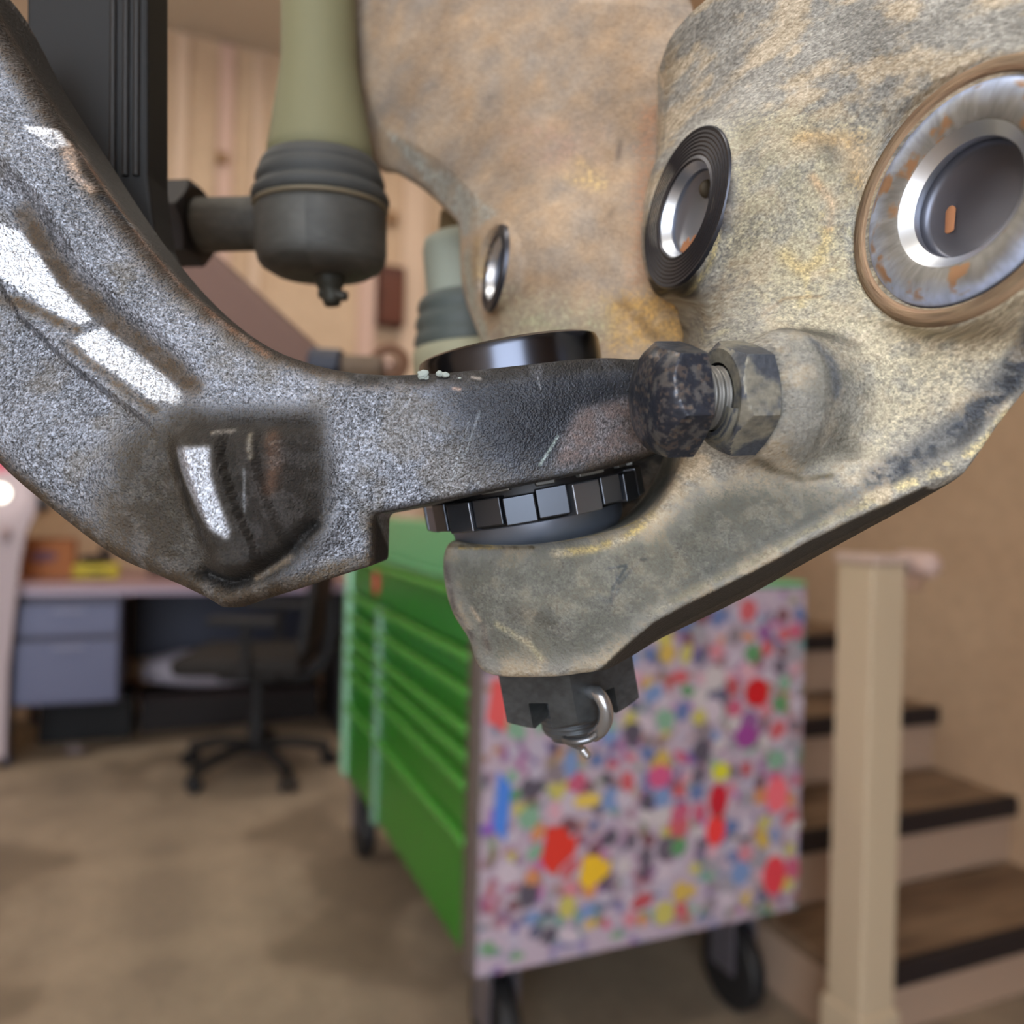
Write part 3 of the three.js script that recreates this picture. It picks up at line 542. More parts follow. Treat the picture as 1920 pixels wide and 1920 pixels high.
for (const [C, N, r1, r0, nm] of [[H1, NH, 23, 14.2, 'machined ring round the large oval hole'], [H2, NS, 16, 12.2, 'machined ring round the small narrow hole']]) {
  const bore = turned(groovedRing(r0, r1, 1.15), C, N, ringBlack, 'seat_ring', yoke, 'black ' + nm);
  fg('chamfer', lathe([[r0 - 0.4, -0.4], [r0 - 1.6, -2.6], [r0 - 2.0, -3.2]], C, N, 96), bright, bore);
  fg('bore_wall', lathe([[r0 - 2.0, -3.2], [r0 - 2.4, -9]], C, N, 96), darkSteel, bore);
  if (r1 > 20) {
    fg('plug', lathe([[r0 - 2.2, -4.4], [r0 - 3.4, -5], [6, -5.6], [0.01, -5.8]], C, N, 72), std(col(150, 154, 164), 0.34, 0.85), bore);
    const c = C.clone().addScaledVector(N, -5.4), a = new THREE.Vector3(0, 1, 0).addScaledVector(N, -N.y).normalize(), b = N.clone().cross(a);
    const sp = (th, r) => c.clone().addScaledVector(a, Math.cos(th) * r).addScaledVector(b, Math.sin(th) * r);
    const g = new THREE.SphereGeometry(2.7, 20, 12); g.scale(1, 1, 0.5); const q = sp(-0.5, 7); fg('grease_nub', aim(g, q, N), std(col(70, 60, 44), 0.6, 0.3), bore);
    const sh = new THREE.Shape(); for (let i = 0; i <= 24; i++) { const th = Math.PI - 0.75 + 1.35 * i / 24, r = 11.9; i ? sh.lineTo(Math.cos(th) * r, -Math.sin(th) * r) : sh.moveTo(Math.cos(th) * r, -Math.sin(th) * r); }
    for (let i = 24; i >= 0; i--) { const th = Math.PI - 0.75 + 1.35 * i / 24, r = 7.2 + 2.6 * n1(i * 0.5, 3); sh.lineTo(Math.cos(th) * r, -Math.sin(th) * r); }
    const e = new THREE.ExtrudeGeometry(sh, { depth: 0.5, bevelEnabled: false }), M = new THREE.Matrix4().makeBasis(a, b, N); e.applyMatrix4(M); e.translate(...c.clone().addScaledVector(N, 1.1).toArray()); fg('rust_scale', e, rustM, bore);
  } else fg('plug', lathe([[r0 - 2.3, -8], [8, -8.6], [0.01, -8.6]], C, N, 64), darkSteel, bore);
}
{
  const rim = [[29.2, -3], [29.0, -0.4], [28.0, 0.9], [26.2, 1.1], [25.4, 0.6], [25.0, -0.4], [24.6, -0.6]];
  const [rc, rb] = grainTex(256, (u, v) => { const s = fbm(n1, u * 30, v * 12, 4), w = fbm(n2, u * 8, v * 5, 3); return [136 + 70 * (w - 0.5) + 40 * (s - 0.5), 112 + 50 * (w - 0.5) + 40 * (s - 0.5), 88 + 40 * (w - 0.5) + 30 * (s - 0.5), s]; });
  const e = new THREE.LatheGeometry(rim.map(([r, t]) => new THREE.Vector2(r, t)), 128); const tube = fg('tube_end', aim(e, TE, NT), std(0xffffff, 0.85, 0, { map: rc, bumpMap: rb, bumpScale: 0.0004 }), yoke, 'wide round tube end with a rusty rim and blued steel face');
  const [bc, bb] = grainTex(512, (u, v) => {
    const th = u * 6.283, s = fbm(n3, u * 90, v * 3, 3), fl = fbm(n1, u * 22 + 4, v * 2, 4), patch = 0.85 * sstep(0.58, 0.72, fbm(n2, u * 18, v * 2.4 + 3, 4)) * sstep(0.25, 0.45, v);
    const blue = 1 - sstep(0.3, 0.72 + 0.5 * (fl - 0.5), v); let r = lerp(132, 172, blue), g = lerp(130, 186, blue), b = lerp(126, 214, blue);
    const dk = 1 - sstep(0.02, 0.2, v); r = lerp(r, 34, dk); g = lerp(g, 36, dk); b = lerp(b, 44, dk);
    const k = 0.9 + 0.3 * s; return [lerp(r * k, 162, patch), lerp(g * k, 118, patch), lerp(b * k, 82, patch), 0.5 + 0.5 * (s - 0.5)];
  });
  const f = new THREE.LatheGeometry([[24.8, -0.5], [24.2, 0.1], [23.4, 0.7], [21.6, 1.3], [19, 1.3], [16.6, 0.8], [15.7, 0.3]].map(([r, t]) => new THREE.Vector2(r, t)), 128);
  fg('steel_face', aim(f, TE, NT), std(0xffffff, 0.5, 0.55, { map: bc, bumpMap: bb, bumpScale: 0.0002 }), tube);
  fg('chamfer', lathe([[15.7, 0.3], [15.4, 0], [13.1, -2], [12.9, -3], [13.2, -4.2]], TE, NT, 96), bright, tube);
  const [dc, db] = grainTex(256, (u, v) => { const s = fbm(n1, u * 40 + v * 10, v * 9, 4), w = fbm(n2, u * 5, v * 5, 3); const g = 92 + 50 * (w - 0.5) + 40 * (s - 0.5); return [g, g * 1.02, g * 1.1, s]; });
  const d = new THREE.LatheGeometry([[13.2, -4.2], [13, -5.4], [12, -6.6], [8, -7.6], [0.01, -7.8]].map(([r, t]) => new THREE.Vector2(r, t)), 72);
  fg('dished_plug', aim(d, TE, NT), std(col(96, 98, 108), 0.4, 0.8), tube);
  const sp = new THREE.CapsuleGeometry(1.1, 4.4, 4, 10), p = sp.attributes.position; for (let i = 0; i < p.count; i++) p.setXYZ(i, p.getX(i) * (0.8 + 0.5 * n1(p.getY(i), 4)), p.getY(i), p.getZ(i) * 0.3);
  sp.computeVertexNormals(); const a = new THREE.Vector3(0.42, 0, 0.9).normalize(), up = NT.clone().cross(a).normalize();
  sp.applyMatrix4(new THREE.Matrix4().makeBasis(a, up.clone(), NT)); const q = TE.clone().addScaledVector(NT, -7.3).addScaledVector(a, -7.6).addScaledVector(up, up.y > 0 ? -1 : 1); sp.translate(q.x, q.y, q.z); fg('rust_spot', sp, rustM, tube);
}
// ---- hex solids with turned (chamfered) ends: radius = min(hexagon, chamfer cone)
function hexSolid(R, len, c0, c1, rot = 0, bore = 0, dome = 0) {
  const N = 96, ap = R * Math.cos(Math.PI / 6), hexR = (a) => { const m = ((a - rot) % (Math.PI / 3) + Math.PI / 3) % (Math.PI / 3) - Math.PI / 6; return ap / Math.cos(m); };
  const prof = [];                                      // [t, cone radius]
  const steps = 6;
  for (let i = 0; i <= steps; i++) prof.push([c0 * i / steps, ap * 0.955 + (R * 1.02 - ap * 0.955) * i / steps]);
  for (let i = steps; i >= 0; i--) prof.push([len - c1 * i / steps, c1 ? ap * 0.955 + (R * 1.02 - ap * 0.955) * i / steps : R * 1.1]);
  const pos = [], idx = [];
  const ring = (t, rf) => { for (let k = 0; k < N; k++) { const a = k / N * 2 * Math.PI; pos.push(Math.sin(a) * rf(a), t, Math.cos(a) * rf(a)); } };
  if (bore) ring(0, () => bore); else ring(-dome, () => 0.01);
  if (!bore && dome) { ring(-dome, () => ap * 0.5); ring(-dome * 0.55, () => ap * 0.82); }
  for (const [t, r] of prof) ring(t, (a) => Math.min(hexR(a), r));
  if (bore) ring(len, () => bore); else ring(len, () => 0.01);
  const rows = pos.length / 3 / N;
  for (let i = 0; i + 1 < rows; i++) for (let k = 0; k < N; k++) { const a = i * N + k, b = i * N + (k + 1) % N, c = a + N, d = b + N; idx.push(a, b, c, b, d, c); }
  if (bore) for (let k = 0; k < N; k++) { const a = (rows - 1) * N + k, b = (rows - 1) * N + (k + 1) % N, c = k, d = (k + 1) % N; idx.push(a, b, c, b, d, c); }
  const g = new THREE.BufferGeometry(); g.setAttribute('position', new THREE.Float32BufferAttribute(pos, 3)); g.setIndex(idx);
  return toCreasedNormals(g, 0.45);
}
function threadGeo(r, depth, pitch, t0, t1, tip = 0) {  // screw thread with its core, a turned tip at t0
  const seg = 64, pos = [], uv = [], idx = [], rows = Math.max(2, Math.round((t1 - t0) / pitch * 6));
  for (let i = 0; i <= rows; i++) for (let k = 0; k <= seg; k++) {
    const t = lerp(t0, t1, i / rows), a = k / seg * 2 * Math.PI, ph = ((t / pitch + k / seg) % 1 + 1) % 1;
    let rr = r - depth * Math.abs(ph * 2 - 1); if (tip) rr = Math.min(rr, r - tip * (1 - sstep(0, tip * 1.4, t - t0)));
    pos.push(Math.sin(a) * rr, t, Math.cos(a) * rr); uv.push(k / seg, i / rows);
  }
  const w = seg + 1;
  for (let i = 0; i < rows; i++) for (let k = 0; k < seg; k++) idx.push(i * w + k, i * w + k + 1, (i + 1) * w + k, i * w + k + 1, (i + 1) * w + k + 1, (i + 1) * w + k);
  const cap = pos.length / 3; pos.push(0, t0 - (tip ? 0.4 : 0), 0); uv.push(0, 0); for (let k = 0; k < seg; k++) idx.push(cap, k + 1, k);
  const g = new THREE.BufferGeometry(); g.setAttribute('position', new THREE.Float32BufferAttribute(pos, 3)); g.setAttribute('uv', new THREE.Float32BufferAttribute(uv, 2)); g.setIndex(idx); g.computeVertexNormals(); return g;
}
function cylUV(g) {                                     // per face: wrapped round the local y axis on the sides, flat on the ends (mm / 60)
  if (g.index) g = g.toNonIndexed();
  const p = g.attributes.position, uv = new Float32Array(p.count * 2), a = new THREE.Vector3(), b = new THREE.Vector3(), c = new THREE.Vector3();
  for (let i = 0; i < p.count; i += 3) {
    a.fromBufferAttribute(p, i); b.fromBufferAttribute(p, i + 1); c.fromBufferAttribute(p, i + 2);
    const n = b.clone().sub(a).cross(c.clone().sub(a)).normalize(), end = Math.abs(n.y) > 0.6, a0 = Math.atan2(a.x, a.z);
    [a, b, c].forEach((q, e) => { let th = Math.atan2(q.x, q.z) - a0; th -= Math.round(th / 6.2832) * 6.2832; uv[(i + e) * 2] = (end ? q.x : (a0 + th) * 15) / 60; uv[(i + e) * 2 + 1] = (end ? q.z : q.y) / 60; });
  }
  g.setAttribute('uv', new THREE.BufferAttribute(uv, 2)); return g;
}
// worn black-oxide steel with dust
const [oxC, oxB] = grainTex(512, (u, v) => {
  const s = fbm(n1, u * 60, v * 60, 3), d = sstep(0.5, 0.66, fbm(n2, u * 30, v * 30, 5)), o = sstep(0.62, 0.72, fbm(n3, u * 34 + 5, v * 34, 4));
  let c = [48, 52, 62]; c = c.map((e, i) => lerp(e, [112, 108, 104][i], d * 0.7)); c = c.map((e, i) => lerp(e, [128, 108, 92][i], o * 0.5)); return [...c.map((e) => e * (0.85 + 0.3 * s)), s];
});
const boltM = std(0xffffff, 0.36, 0.5, { map: oxC, bumpMap: oxB, bumpScale: 0.00012 });
const [nlC, nlB] = grainTex(512, (u, v) => { const s = fbm(n1, u * 60 + 9, v * 60, 3), d = sstep(0.36, 0.62, fbm(n2, u * 9 + 3, v * 9, 5)); const c = [70, 74, 82].map((e, i) => lerp(e, [128, 124, 112][i], d)); return [...c.map((e) => e * (0.85 + 0.3 * s)), s]; });
const lockM = std(0xffffff, 0.5, 0.3, { map: nlC, bumpMap: nlB, bumpScale: 0.00014 });
const threadM = std(col(112, 110, 106), 0.45, 0.5);
{
  const b = fgThing('stop_bolt', 'black dusty steering stop bolt with a large domed hex head, ahead of its nut', 'bolt', SB);
  const sx = SA.clone();
  const q = new THREE.Quaternion().setFromUnitVectors(new THREE.Vector3(0, 1, 0), sx);
  // turn the hexagon so that a flat looks at the viewer
  const spin = (g, ang) => g.rotateY(ang);
  const flat = (() => { const z = new THREE.Vector3(0.14, 0.13, 1).applyQuaternion(q.clone().invert()); return Math.atan2(z.x, z.z); })();
  fg('head', aim(spin(cylUV(hexSolid(14.4, 10.4, 3.4, 0.8, 0, 0, 2.2)), flat + Math.PI / 6).translate(0, -5, 0), SB, sx), boltM, b);
  fg('shank', aim(threadGeo(8.0, 0.9, 1.9, 5.2, 30), SB, sx), threadM, b);
  const n = fgThing('lock_nut', 'dusty grey hex lock nut on the stop bolt, tight against the dusty casting boss', 'nut', SB.clone().addScaledVector(SA, 20));
  fg('nut_body', aim(spin(cylUV(hexSolid(14.4, 10.2, 2.6, 1.2, 0, 8.6)), flat + Math.PI / 6 + 0.03).translate(0, 12.4, 0), SB, sx), lockM, n);
  fg('collar', aim(new THREE.LatheGeometry([[8.2, 10.8], [9.8, 10.6], [10.6, 11.4], [11.2, 13.2]].map(([r, t]) => new THREE.Vector2(r, t)), 48, 0.6, 3.4), SB, sx), lockM, n);
}
// ---- ball joint pressed into the knuckle
const blackGloss = std(col(74, 77, 86), 0.22, 1), blackSteel = std(col(76, 80, 88), 0.3, 0.9), greyCone = std(col(120, 128, 144), 0.34, 0.8);
{
  const j = fgThing('ball_joint', 'black ball joint with a shiny cap and a toothed ring, pressed through the knuckle', 'ball joint', BJ);
  fg('cap', lathe([[26.4, 22], [28, 24], [28, 43.6], [27.4, 45.3], [25.8, 46.1], [0.01, 46.3]], BJ, BU, 128, 0.6), blackGloss, j);
  fg('slotted_sleeve', lathe([[27, 1], [30.2, 2], [30.2, 12], [27, 12]], BJ, BU, 96), std(col(30, 30, 33), 0.4, 0.5), j);
  const ring = fg('toothed_ring', lathe([[22, -5], [29.6, -5.2], [30.2, -4.4], [30.2, 3.0], [29.6, 3.6], [22, 3.6]], BJ, BU, 96), std(col(24, 24, 27), 0.45, 0.5), j);
  const shapes = [];
  for (let i = 0; i < 22; i++) {
    const a0 = -0.15 + (i / 22) * 2 * Math.PI, w = [0.265, 0.27, 0.262, 0.23][i % 4], R1 = 33.4 + [0.2, -0.7, 0.4, -0.3, 0.1][i % 5], tw = [0.3, -0.5, 0.6, -0.2][i % 4];
    const s = new THREE.Shape(); s.moveTo(29, -3.9); s.lineTo(29, 3.9);
    const g = new RoundedBoxGeometry(R1 * w, 7.9 + (i % 3) * 0.35, 5, 2, 0.45); g.rotateY(tw * 0.12); g.translate(0, -0.7 + (i % 2 ? 0.35 : -0.2), R1 - 2.5); g.rotateY(a0);
    fg('tooth', aim(g, BJ, BU), i % 3 === 1 ? blackSteel : std(col(70 + (i * 29) % 60, 74 + (i * 29) % 60, 82 + (i * 29) % 60), 0.24 + (i % 4) * 0.05, 0.9), ring);
  }
  for (let i = 0; i < 14; i++) {
    const g = new RoundedBoxGeometry(i % 2 ? 8.6 : 5.5, 3.6, 3.2, 2, 0.4); g.translate(0, 6.2 + (i % 3) * 0.2, 30.2); g.rotateY(0.1 + i / 14 * 2 * Math.PI);
    fg('lug', aim(g, BJ, BU), std(col(96 + (i * 29) % 50, 96 + (i * 29) % 50, 94 + (i * 29) % 50), 0.45, 0.5), j);
  }
  fg('flange', lathe([[18, -5], [26.4, -5.2], [26.7, -5.8], [26.3, -9.6], [25.6, -11], [24, -12.8], [18, -14.2], [10, -14.6]], BJ, BU, 128, 0.5), greyCone, j);
  fg('neck', lathe([[10, -14], [12, -17], [11, -30], [9.4, -50]], BJ, BU, 48), blackSteel, j);
  fg('threaded_end', aim(threadGeo(10.4, 0.7, 1.7, -77.5, -50, 2.6), BJ, BU), std(col(96, 100, 104), 0.4, 0.6), j);
}
{
  const n0 = onAxis(-51), nut = fgThing('castle_nut', 'dark grey castle nut with slots under the yoke arm, fitted with a cotter pin', 'castle nut', n0);
  const inv = new THREE.Quaternion().setFromUnitVectors(new THREE.Vector3(0, 1, 0), BU).invert(), z = new THREE.Vector3(0.02, 0, 1).applyQuaternion(inv), face = Math.atan2(z.x, z.z);
  let g = hexSolid(23.6, 16.8, 2.6, 0, 0, 10.2); g.translate(0, -16.8, 0);
  g = mergeVertices(new THREE.BufferGeometry().setAttribute('position', g.attributes.position));
  const ev = new Evaluator(); ev.attributes = ['position', 'normal']; ev.useGroups = false;
  g.computeVertexNormals();
  let b = new Brush(g); b.updateMatrixWorld();
  for (let i = 0; i < 3; i++) { const cut = new THREE.BoxGeometry(6.4, 17, 60); cut.deleteAttribute('uv'); const c = new Brush(cut); c.position.y = -17; c.rotation.y = Math.PI / 6 + i * Math.PI / 3; c.updateMatrixWorld(); b = ev.evaluate(b, c, SUBTRACTION); }
  g = toCreasedNormals(new THREE.BufferGeometry().setAttribute('position', (b.geometry.index ? b.geometry.toNonIndexed() : b.geometry).attributes.position.clone()), 0.5);
  g.rotateY(face);
  const [nc, nb] = grainTex(256, (u, v) => { const s = fbm(n1, u * 40, v * 40, 3), d = fbm(n2, u * 6, v * 6, 4); const k = 62 + 34 * (d - 0.5) + 26 * (s - 0.5); return [k, k * 1.03, k * 1.04, s]; });
  fg('nut_body', aim(cylUV(g), n0, BU), std(0xffffff, 0.5, 0.35, { map: nc, bumpMap: nb, bumpScale: 0.0001 }), nut);
  // cotter pin: eye in the right-hand slot, legs bent under the stud
  const pin = fgThing('cotter_pin', 'shiny bent cotter pin looped through the castle nut slot', 'cotter pin', onAxis(-76));
  const pc = [[1100, 1302, 238], [1108, 1297, 232], [1122, 1302, 228], [1134, 1322, 227], [1136, 1346, 228], [1128, 1366, 231], [1114, 1378, 236]].map(([a, c, D]) => P(a, c, D));
  fg('eye', new THREE.TubeGeometry(new THREE.CatmullRomCurve3(pc), 60, 2.1, 14), std(col(176, 180, 186), 0.22, 0.85), pin);
  const pl = [[1128, 1364, 231], [1108, 1384, 232], [1078, 1391, 233], [1058, 1386, 238]].map(([a, c, D]) => P(a, c, D));
  fg('leg', new THREE.TubeGeometry(new THREE.CatmullRomCurve3(pl), 40, 1.1, 12), std(col(120, 122, 126), 0.3, 0.75), pin);
  const p2 = [[1060, 1388, 238], [1076, 1396, 240], [1092, 1404, 242], [1100, 1412, 242]].map(([a, c, D]) => P(a, c, D));
  fg('leg', new THREE.TubeGeometry(new THREE.CatmullRomCurve3(p2), 30, 1.0, 12), std(col(150, 154, 160), 0.25, 0.85), pin);
  const tip = new THREE.CapsuleGeometry(1.35, 1.6, 6, 12).rotateZ(0.7); const q = P(1097, 1411, 242); fg('tip', tip.translate(q.x, q.y, q.z), std(col(190, 194, 200), 0.25, 0.85), pin);
}
// ---- tie rod end behind the knuckle
function radial(g, f) { const p = g.attributes.position; for (let i = 0; i < p.count; i++) { const [x, y, z] = f(p.getX(i), p.getY(i), p.getZ(i)); p.setXYZ(i, x, y, z); } g.computeVertexNormals(); return g; }
const [trC, trB] = grainTex(256, (u, v) => { const s = fbm(n1, u * 30, v * 30, 3), d = fbm(n2, u * 5, v * 5, 4); const k = 70 + 36 * (d - 0.5) + 20 * (s - 0.5); return [k * 1.03, k, k * 0.93, s]; });
const castGrey = std(0xffffff, 0.62, 0.25, { map: trC, bumpMap: trB, bumpScale: 0.0002 }), rubber = std(col(56, 56, 54), 0.7), olive = std(col(116, 112, 82), 0.75), blackPaint = std(col(26, 24, 30), 0.6), blackDeep = std(col(9, 8, 9), 0.7);
function lat(pts, seg = 64) { return new THREE.LatheGeometry(pts.map(([r, t]) => new THREE.Vector2(r, t)), seg); }
const TRU = new THREE.Vector3(0.0, 1, 0.06).normalize();
{
  const c = P(603, 420, 342), t = fgThing('tie_rod_end', 'grey tie rod end with a ribbed rubber boot and dark nut, hanging above the knuckle', 'tie rod end', c);
  fg('housing', aim(lat([[0.01, -22.8], [13, -22.6], [20, -21.8], [25.4, -18.6], [26.8, -16.6], [27.6, -13], [27.8, 3], [27.2, 5.2], [24, 5.6]], 80), c, TRU), castGrey, t);
  fg('clamp_ring', aim(lat([[26.6, 5], [28.3, 5.4], [28.6, 6.3], [28, 7], [27, 7]], 80), c, TRU), std(col(120, 108, 88), 0.6, 0.3), t);
  fg('dust_boot', aim(lat([[27, 6.8], [28.6, 8], [29.1, 10], [28.4, 12], [26.6, 13.4], [26.2, 14.2], [27, 15.2], [27.2, 17], [26.5, 19.4], [25.6, 20.4], [25.5, 21.2], [25.6, 22], [24.4, 24.4], [23, 26], [21, 26.8]], 80), c, TRU), rubber, t);
  fg('top_seal', aim(lat([[20.4, 26], [22.2, 27], [22, 31], [20, 42], [16, 66], [15, 110]], 64), c, TRU), olive, t);
  const L = new THREE.Vector3(-1, 0.02, -0.12).normalize();
  fg('shank', aim(lat([[12.2, 18], [11.6, 28], [11.3, 34], [11.6, 60], [11.4, 140]], 48), c.clone().add(new THREE.Vector3(0, 0.8, 0)), L), castGrey, t);
  const n = hexSolid(18.2, 17, 2, 2, 0, 11.2); fg('jam_nut', aim(n.translate(0, 55, 0), c.clone().add(new THREE.Vector3(0, 1.4, 0)), L), blackPaint, t);
  fg('sleeve', aim(lat([[11, 70], [15.4, 71], [16.6, 73], [16.6, 140]], 48), c.clone().add(new THREE.Vector3(0, 1.4, 0)), L), blackPaint, t);
  fg('grease_fitting', aim(lat([[0.01, -37], [3.4, -36.6], [4.2, -34], [3.8, -31], [5.6, -28.5], [6.8, -26], [6.4, -21]], 24), c.clone().add(new THREE.Vector3(1, 1.4, 0)), new THREE.Vector3(-0.1, 1, 0)), std(col(50, 48, 40), 0.6, 0.4), t);
  fg('nipple', aim(lat([[0.01, 10.4], [2, 10], [2.4, 7], [3, 2], [3, -2]], 16), P(610, 549, 342), new THREE.Vector3(0.9, -0.2, 0.2)), std(col(54, 50, 42), 0.6, 0.4), t);
}
{
  const c = P(872, 528, 400), u = new THREE.Vector3(-0.08, 1, 0.05).normalize(), t = fgThing('drag_link_end', 'olive grey joint with a ribbed black boot, half hidden behind the rusty flange', 'tie rod end', c);
  const og = std(col(150, 146, 120), 0.75), gg = std(col(142, 146, 132), 0.7);
  fg('socket', aim(lat([[0.01, 24], [14, 23.6], [18.6, 21], [20, 16], [20, -8], [21, -13], [19, -15]], 64), c, u), gg, t);
  fg('dust_boot', aim(lat([[19, -6], [22, -7.2], [24.4, -10], [25.2, -13.4], [24, -15.6], [25.8, -17.4], [27, -21], [26, -24.4], [27.2, -26], [28.4, -30], [27, -33]], 80), c, u), std(col(72, 78, 74), 0.6), t);
  fg('base_cap', aim(lat([[27, -32], [29, -34], [29.6, -38], [29, -52], [24, -60], [0.01, -62]], 80), c, u), og, t);
  const k = new RoundedBoxGeometry(12, 20, 12, 3, 2.4); const q = P(846, 436, 396); k.rotateZ(-0.1); fg('clip', k.translate(q.x, q.y, q.z), std(col(104, 86, 56), 0.8), t);
}
// ---- brake backing plate edge, black, behind the knuckle
{
  const sh = new THREE.Shape(), pts = [[60, -60], [273, -60], [273, 330], [281, 400], [290, 455], [316, 510], [352, 556], [404, 592], [350, 660], [200, 480], [60, 240]].map(([a, b]) => P(a, b, 262));
  pts.forEach((p, i) => i ? sh.lineTo(p.x, p.y) : sh.moveTo(p.x, p.y));
  const g = new THREE.ExtrudeGeometry(sh, { depth: 14, bevelEnabled: true, bevelSize: 1.2, bevelThickness: 1.2, bevelSegments: 2 }); g.translate(0, 0, -276);
  const t = fgThing('brake_backing_plate', 'black brake backing plate between the knuckle arm and the tie rod nut', 'brake plate', P(200, 300, 262));
  fg('plate', g, blackDeep, t);
  for (const px of [214, 238, 258]) { const a = P(px, -60, 261), b = P(px - 2, 330, 261); fg('rib', new THREE.TubeGeometry(new THREE.LineCurve3(a, b), 1, 1.3, 8), std(col(20, 16, 15), 0.6), t); }
}
// ---- a brown suspension bar further back, with its blue sleeve and bracket
{
  const D = 620, c = P(520, 590, D), t = fgThing('suspension_bar', 'brown painted suspension bar slanting down behind the tie rod end', 'suspension bar', c);
  const a = P(300, 420, D + 40), b = P(640, 735, D), dir = b.clone().sub(a), L = dir.length(); dir.normalize();
  const g = new RoundedBoxGeometry(48, L, 40, 3, 7); const side = new THREE.Vector3().crossVectors(dir, new THREE.Vector3(0, 0, 1)).normalize(), zz = new THREE.Vector3().crossVectors(side, dir);
  g.applyMatrix4(new THREE.Matrix4().makeBasis(side, dir, zz)); const m = a.clone().add(b).multiplyScalar(0.5); g.translate(m.x - 2, m.y - 12, m.z); fg('bar', g, std(col(96, 70, 60), 0.7), t);
  const s = fgThing('bar_bushing', 'dark blue sleeve with a brown bracket and eye, low behind the knuckle arm', 'bushing', P(640, 680, 600));
  const X = new THREE.Vector3(1, -0.04, 0).normalize();
  fg('sleeve', aim(lat([[0.01, -10], [12, -10], [13, -8], [13, 12], [12, 14], [0.01, 14]], 40), P(607, 686, 598), X), std(col(26, 34, 54), 0.5), s);
  fg('bracket', aim(lat([[0.01, -16], [9, -16], [10, -14], [10.4, 14], [9, 17], [0.01, 17]], 40), P(678, 692, 600), X), std(col(104, 88, 72), 0.7), s);
  const eye = new THREE.TorusGeometry(11, 4.2, 16, 40); const q = P(730, 680, 600); fg('eye', eye.translate(q.x, q.y, q.z), std(col(122, 88, 66), 0.7), s);
  const pin = aim(lat([[0.01, -6], [6.6, -6], [7, -5], [7, 5], [0.01, 6]], 32), P(729, 684, 600), new THREE.Vector3(0, 0, 1)); fg('pin', pin, std(col(170, 140, 124), 0.6), s);
}
